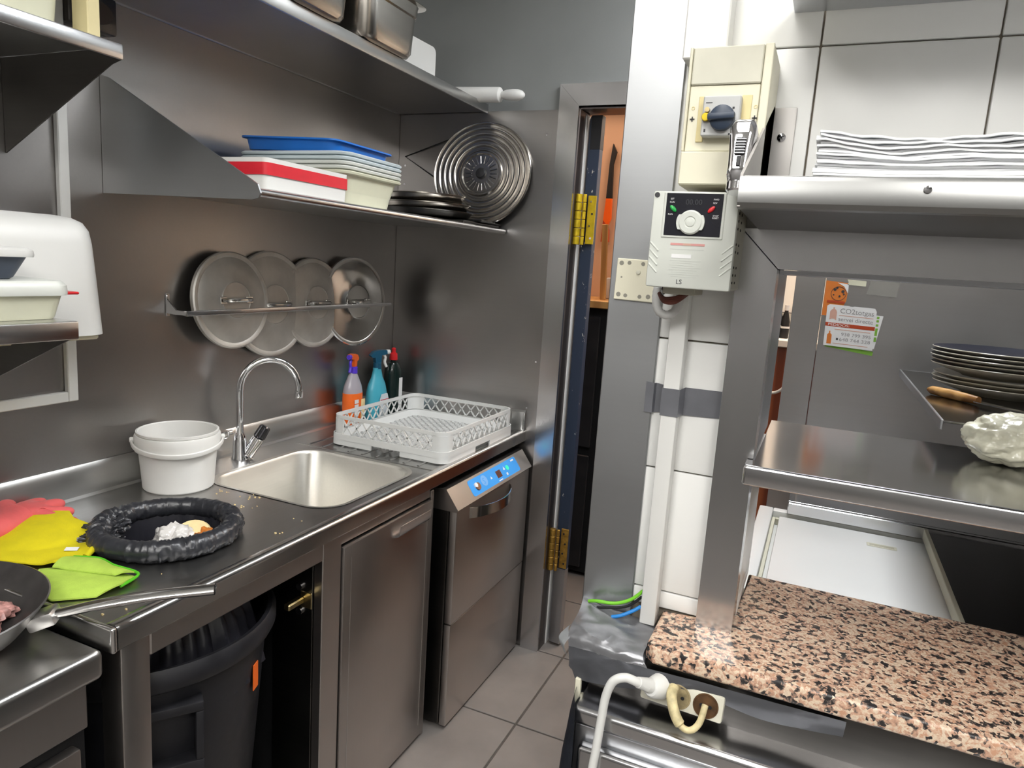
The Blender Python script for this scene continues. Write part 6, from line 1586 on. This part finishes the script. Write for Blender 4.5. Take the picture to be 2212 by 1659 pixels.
# the gas flyer
t = thing('gas_flyer', 'white gas delivery flyer with a red band and phone numbers', 'flyer', (1.67, YF-0.003, 1.345))
c00 = Vector((1.6135, YF-0.0026, 1.3465)); c10 = Vector((1.7345, YF-0.0026, 1.3430)); c01 = Vector((1.6105, YF-0.0026, 1.4575))
ex = (c10-c00); ey = (c01-c00)
FMx = ex.length; FMy = ey.length
Mfl = Matrix((ex.normalized(), ey.normalized(), Vector((0, -1, 0)))).transposed().to_4x4(); Mfl.translation = c00
def fl(u, v): return (u*FMx, v*FMy)
def fsheet(name, pts, mat, lift=0.0, th=0.0005, par=t):
    b = new_bm(); add_prism(b, [fl(*p) for p in pts], th, Mfl @ Matrix.Translation((0, 0, lift))); return obj(name, b, mat, par)
pp = fsheet('paper', [(0, 0), (1, 0), (1, 0.93), (0.96, 1.0), (0.55, 1.0), (0.52, 0.985), (0.47, 0.985), (0.44, 1.0), (0.05, 1.0), (0, 0.96)], PAPER)
fsheet('red_band', [(0.0, 0.475), (1, 0.475), (1, 0.565), (0.0, 0.565)], PRINT_R, 0.0005, 0.0002, pp)
fsheet('gas_bottle_print', [(0.07, 0.63), (0.07, 0.83), (0.10, 0.88), (0.13, 0.90), (0.13, 0.94), (0.16, 0.94), (0.16, 0.90), (0.19, 0.88), (0.21, 0.83), (0.21, 0.63), (0.17, 0.66), (0.12, 0.66)], PRINT_P, 0.0005, 0.0002, pp)
fsheet('small_bottle_print', [(0.06, 0.05), (0.155, 0.05), (0.155, 0.27), (0.12, 0.31), (0.12, 0.36), (0.095, 0.36), (0.095, 0.31), (0.06, 0.27)], PRINT_O, 0.0005, 0.0002, pp)
fsheet('phone_mark', [(0.25, 0.155), (0.29, 0.155), (0.29, 0.205), (0.25, 0.205)], PRINT_D, 0.0005, 0.0002, pp)
def ftext(s, u, v, size, mat=PRINT, wid=None):
    M = Mfl @ Matrix.Translation((u*FMx, v*FMy, 0.0007))
    bmm = text_bm(s, size, Matrix.Identity(4), 0.00005)
    if wid:
        w = max(v_.co.x for v_ in bmm.verts); s_ = wid*FMx/w
        for v_ in bmm.verts: v_.co.x *= s_
    bmesh.ops.transform(bmm, matrix=M, verts=bmm.verts[:])
    return obj('lettering', bmm, mat, pp)
ftext('CO2totgas', 0.27, 0.815, 0.0185, PRINT, 0.68); ftext('servei directe', 0.25, 0.625, 0.0150, PRINT, 0.70)
ftext('PEDIDOS:', 0.05, 0.492, 0.0095, PRINT_W, 0.44)
ftext('938 799 395', 0.34, 0.270, 0.0125, PRINT, 0.60); ftext('648 744 328', 0.31, 0.145, 0.0125, PRINT, 0.63)
fsheet('fine_print', [(0.26, 0.750), (0.95, 0.750), (0.95, 0.765), (0.26, 0.765)], PRINT_P, 0.0005, 0.0002, pp)
fsheet('fine_print', [(0.2, 0.405), (0.92, 0.405), (0.92, 0.422), (0.2, 0.422)], PRINT_P, 0.0005, 0.0002, pp)
fsheet('fine_print', [(0.19, 0.065), (0.9, 0.065), (0.9, 0.080), (0.19, 0.080)], PRINT_P, 0.0005, 0.0002, pp)
o = sheet('tape_scrap', [(1.652, 1.512), (1.697, 1.510), (1.697, 1.524), (1.650, 1.526), (1.655, 1.519)], MASK, 0.0012); tag(o, 'cream scrap of masking tape above the flyers', 'tape')
o = sheet('clear_tape_patch', [(1.700, 1.49), (1.772, 1.487), (1.776, 1.535), (1.71, 1.538)], plain('clear_tape', (0.42, 0.42, 0.40), 0.2, 0.5), 0.0008); tag(o, 'clear tape patch right of the masking tape scrap', 'tape')

# shelf with plates at the right, running away from the hatch
t = thing('plate_shelf', 'dark steel shelf with plates behind the hatch at the right', 'shelf', (2.1, 1.72, 1.28))
b = new_bm(); add_box(b, 1.809, 2.45, 1.338, 2.095, 1.297, 1.301, 0.0008, 1); obj('plate', b, steel('steel_plate_shelf', (0.22, 0.215, 0.21), 0.15, 'y', 40), t)
b = new_bm(); add_box(b, 1.805, 1.8095, 1.338, 2.095, 1.285, 1.302, 0.001, 1); obj('edge_lip', b, ST_DULL, t)
b = new_bm(); add_box(b, 2.40, 2.45, 1.372, 2.095, 1.302, 2.0); obj('side_wall', b, ST_DARK, t)
# plates
def plate_mesh(r, glaze):
    b = new_bm(); add_lathe(b, [(0.001, 0.0), (r*0.55, 0.0), (r*0.58, 0.003), (r*0.90, 0.016), (r, 0.0215), (r*1.002, 0.0225), (r*0.995, 0.0235), (r*0.90, 0.019), (r*0.60, 0.006), (0.001, 0.005)], None, 56, True, True)
    me = finish(b, 'plate', PLATE_C, 35)
    if glaze:
        me.materials.append(PLATE_B)
        for p in me.polygons:
            c = p.center
            if p.normal.z > 0.2 and math.hypot(c.x, c.y) < r*0.985: p.material_index = 1
    return me
m1 = plate_mesh(0.128, False); m2 = plate_mesh(0.133, True)
names = ['bottom', 'second from the bottom', 'third from the bottom', 'fourth from the bottom', 'fifth from the bottom', 'third from the top', 'second from the top', 'topmost']
zz = 1.3015
for k in range(8):
    o = bpy.data.objects.new('dinner_plate', m1 if k < 3 else m2); COL.objects.link(o)
    o.location = (1.965+(0.002 if k < 3 else -0.002)+random.uniform(-0.002, 0.002), 1.765+random.uniform(-0.002, 0.002), zz)
    zz += 0.0085 if k != 2 else 0.020
    tag(o, ('pale stoneware' if k < 3 else 'dark glazed')+' dinner plate, '+names[k]+' of the stack on the dark shelf', 'plate', 'stacked dinner plates')
# knife with wooden handle
t = thing('kitchen_knife', 'knife with a varnished wooden handle lying in front of the plates', 'knife', (1.90, 1.60, 1.3015))
kd = Vector((0.62, -0.78, 0)).normalized(); k0 = Vector((1.822, 1.665, 1.3105))
b = new_bm(); m = 14; add_tube(b, [k0+kd*(0.118*i/(m-1)) for i in range(m)], 0.009, 14, rad=[0.0062+0.0035*math.sin(PI*(0.15+0.75*i/(m-1))) if i else 0.004 for i in range(m)]); obj('handle', b, HANDLE_W, t)
b = new_bm(); ks = Vector((-kd.y, kd.x, 0)); q = k0+kd*0.116
add_prism(b, [(0, -0.010), (0.14, -0.004), (0.155, 0.010), (0, 0.012)], 0.0018, frame_M(q+Vector((0, 0, -0.004)), kd, ks)); obj('blade', b, CHROME, t)
# wrapped dough ball on the hatch shelf
crumple('dough_ball', (1.888, 1.268, 1.2563), 0.056, (1.10, 0.95, 0.68), DOUGH, 'ball of pale dough in cling film on the hatch shelf', 'dough', 0.16, 2.6, 41, 5)

# work table right of the freezer; dark top colour stands for its reflection
t = thing('work_table', 'steel work table with its dark reflection coloured in, right of the chest freezer', 'table', (2.15, 1.70, 0.0))
b = new_bm(); add_box(b, 1.905, 2.45, 1.312, 2.06, 0.925, 0.932, 0.001, 1); obj('top', b, steel('steel_table_dark_reflection', (0.10, 0.10, 0.105), 0.22, 'y', 40), t)
b = new_bm(); add_box(b, 1.897, 1.906, 1.312, 2.06, 0.907, 0.933, 0.001, 1); obj('edge_lip', b, FREEZER_Y, t)
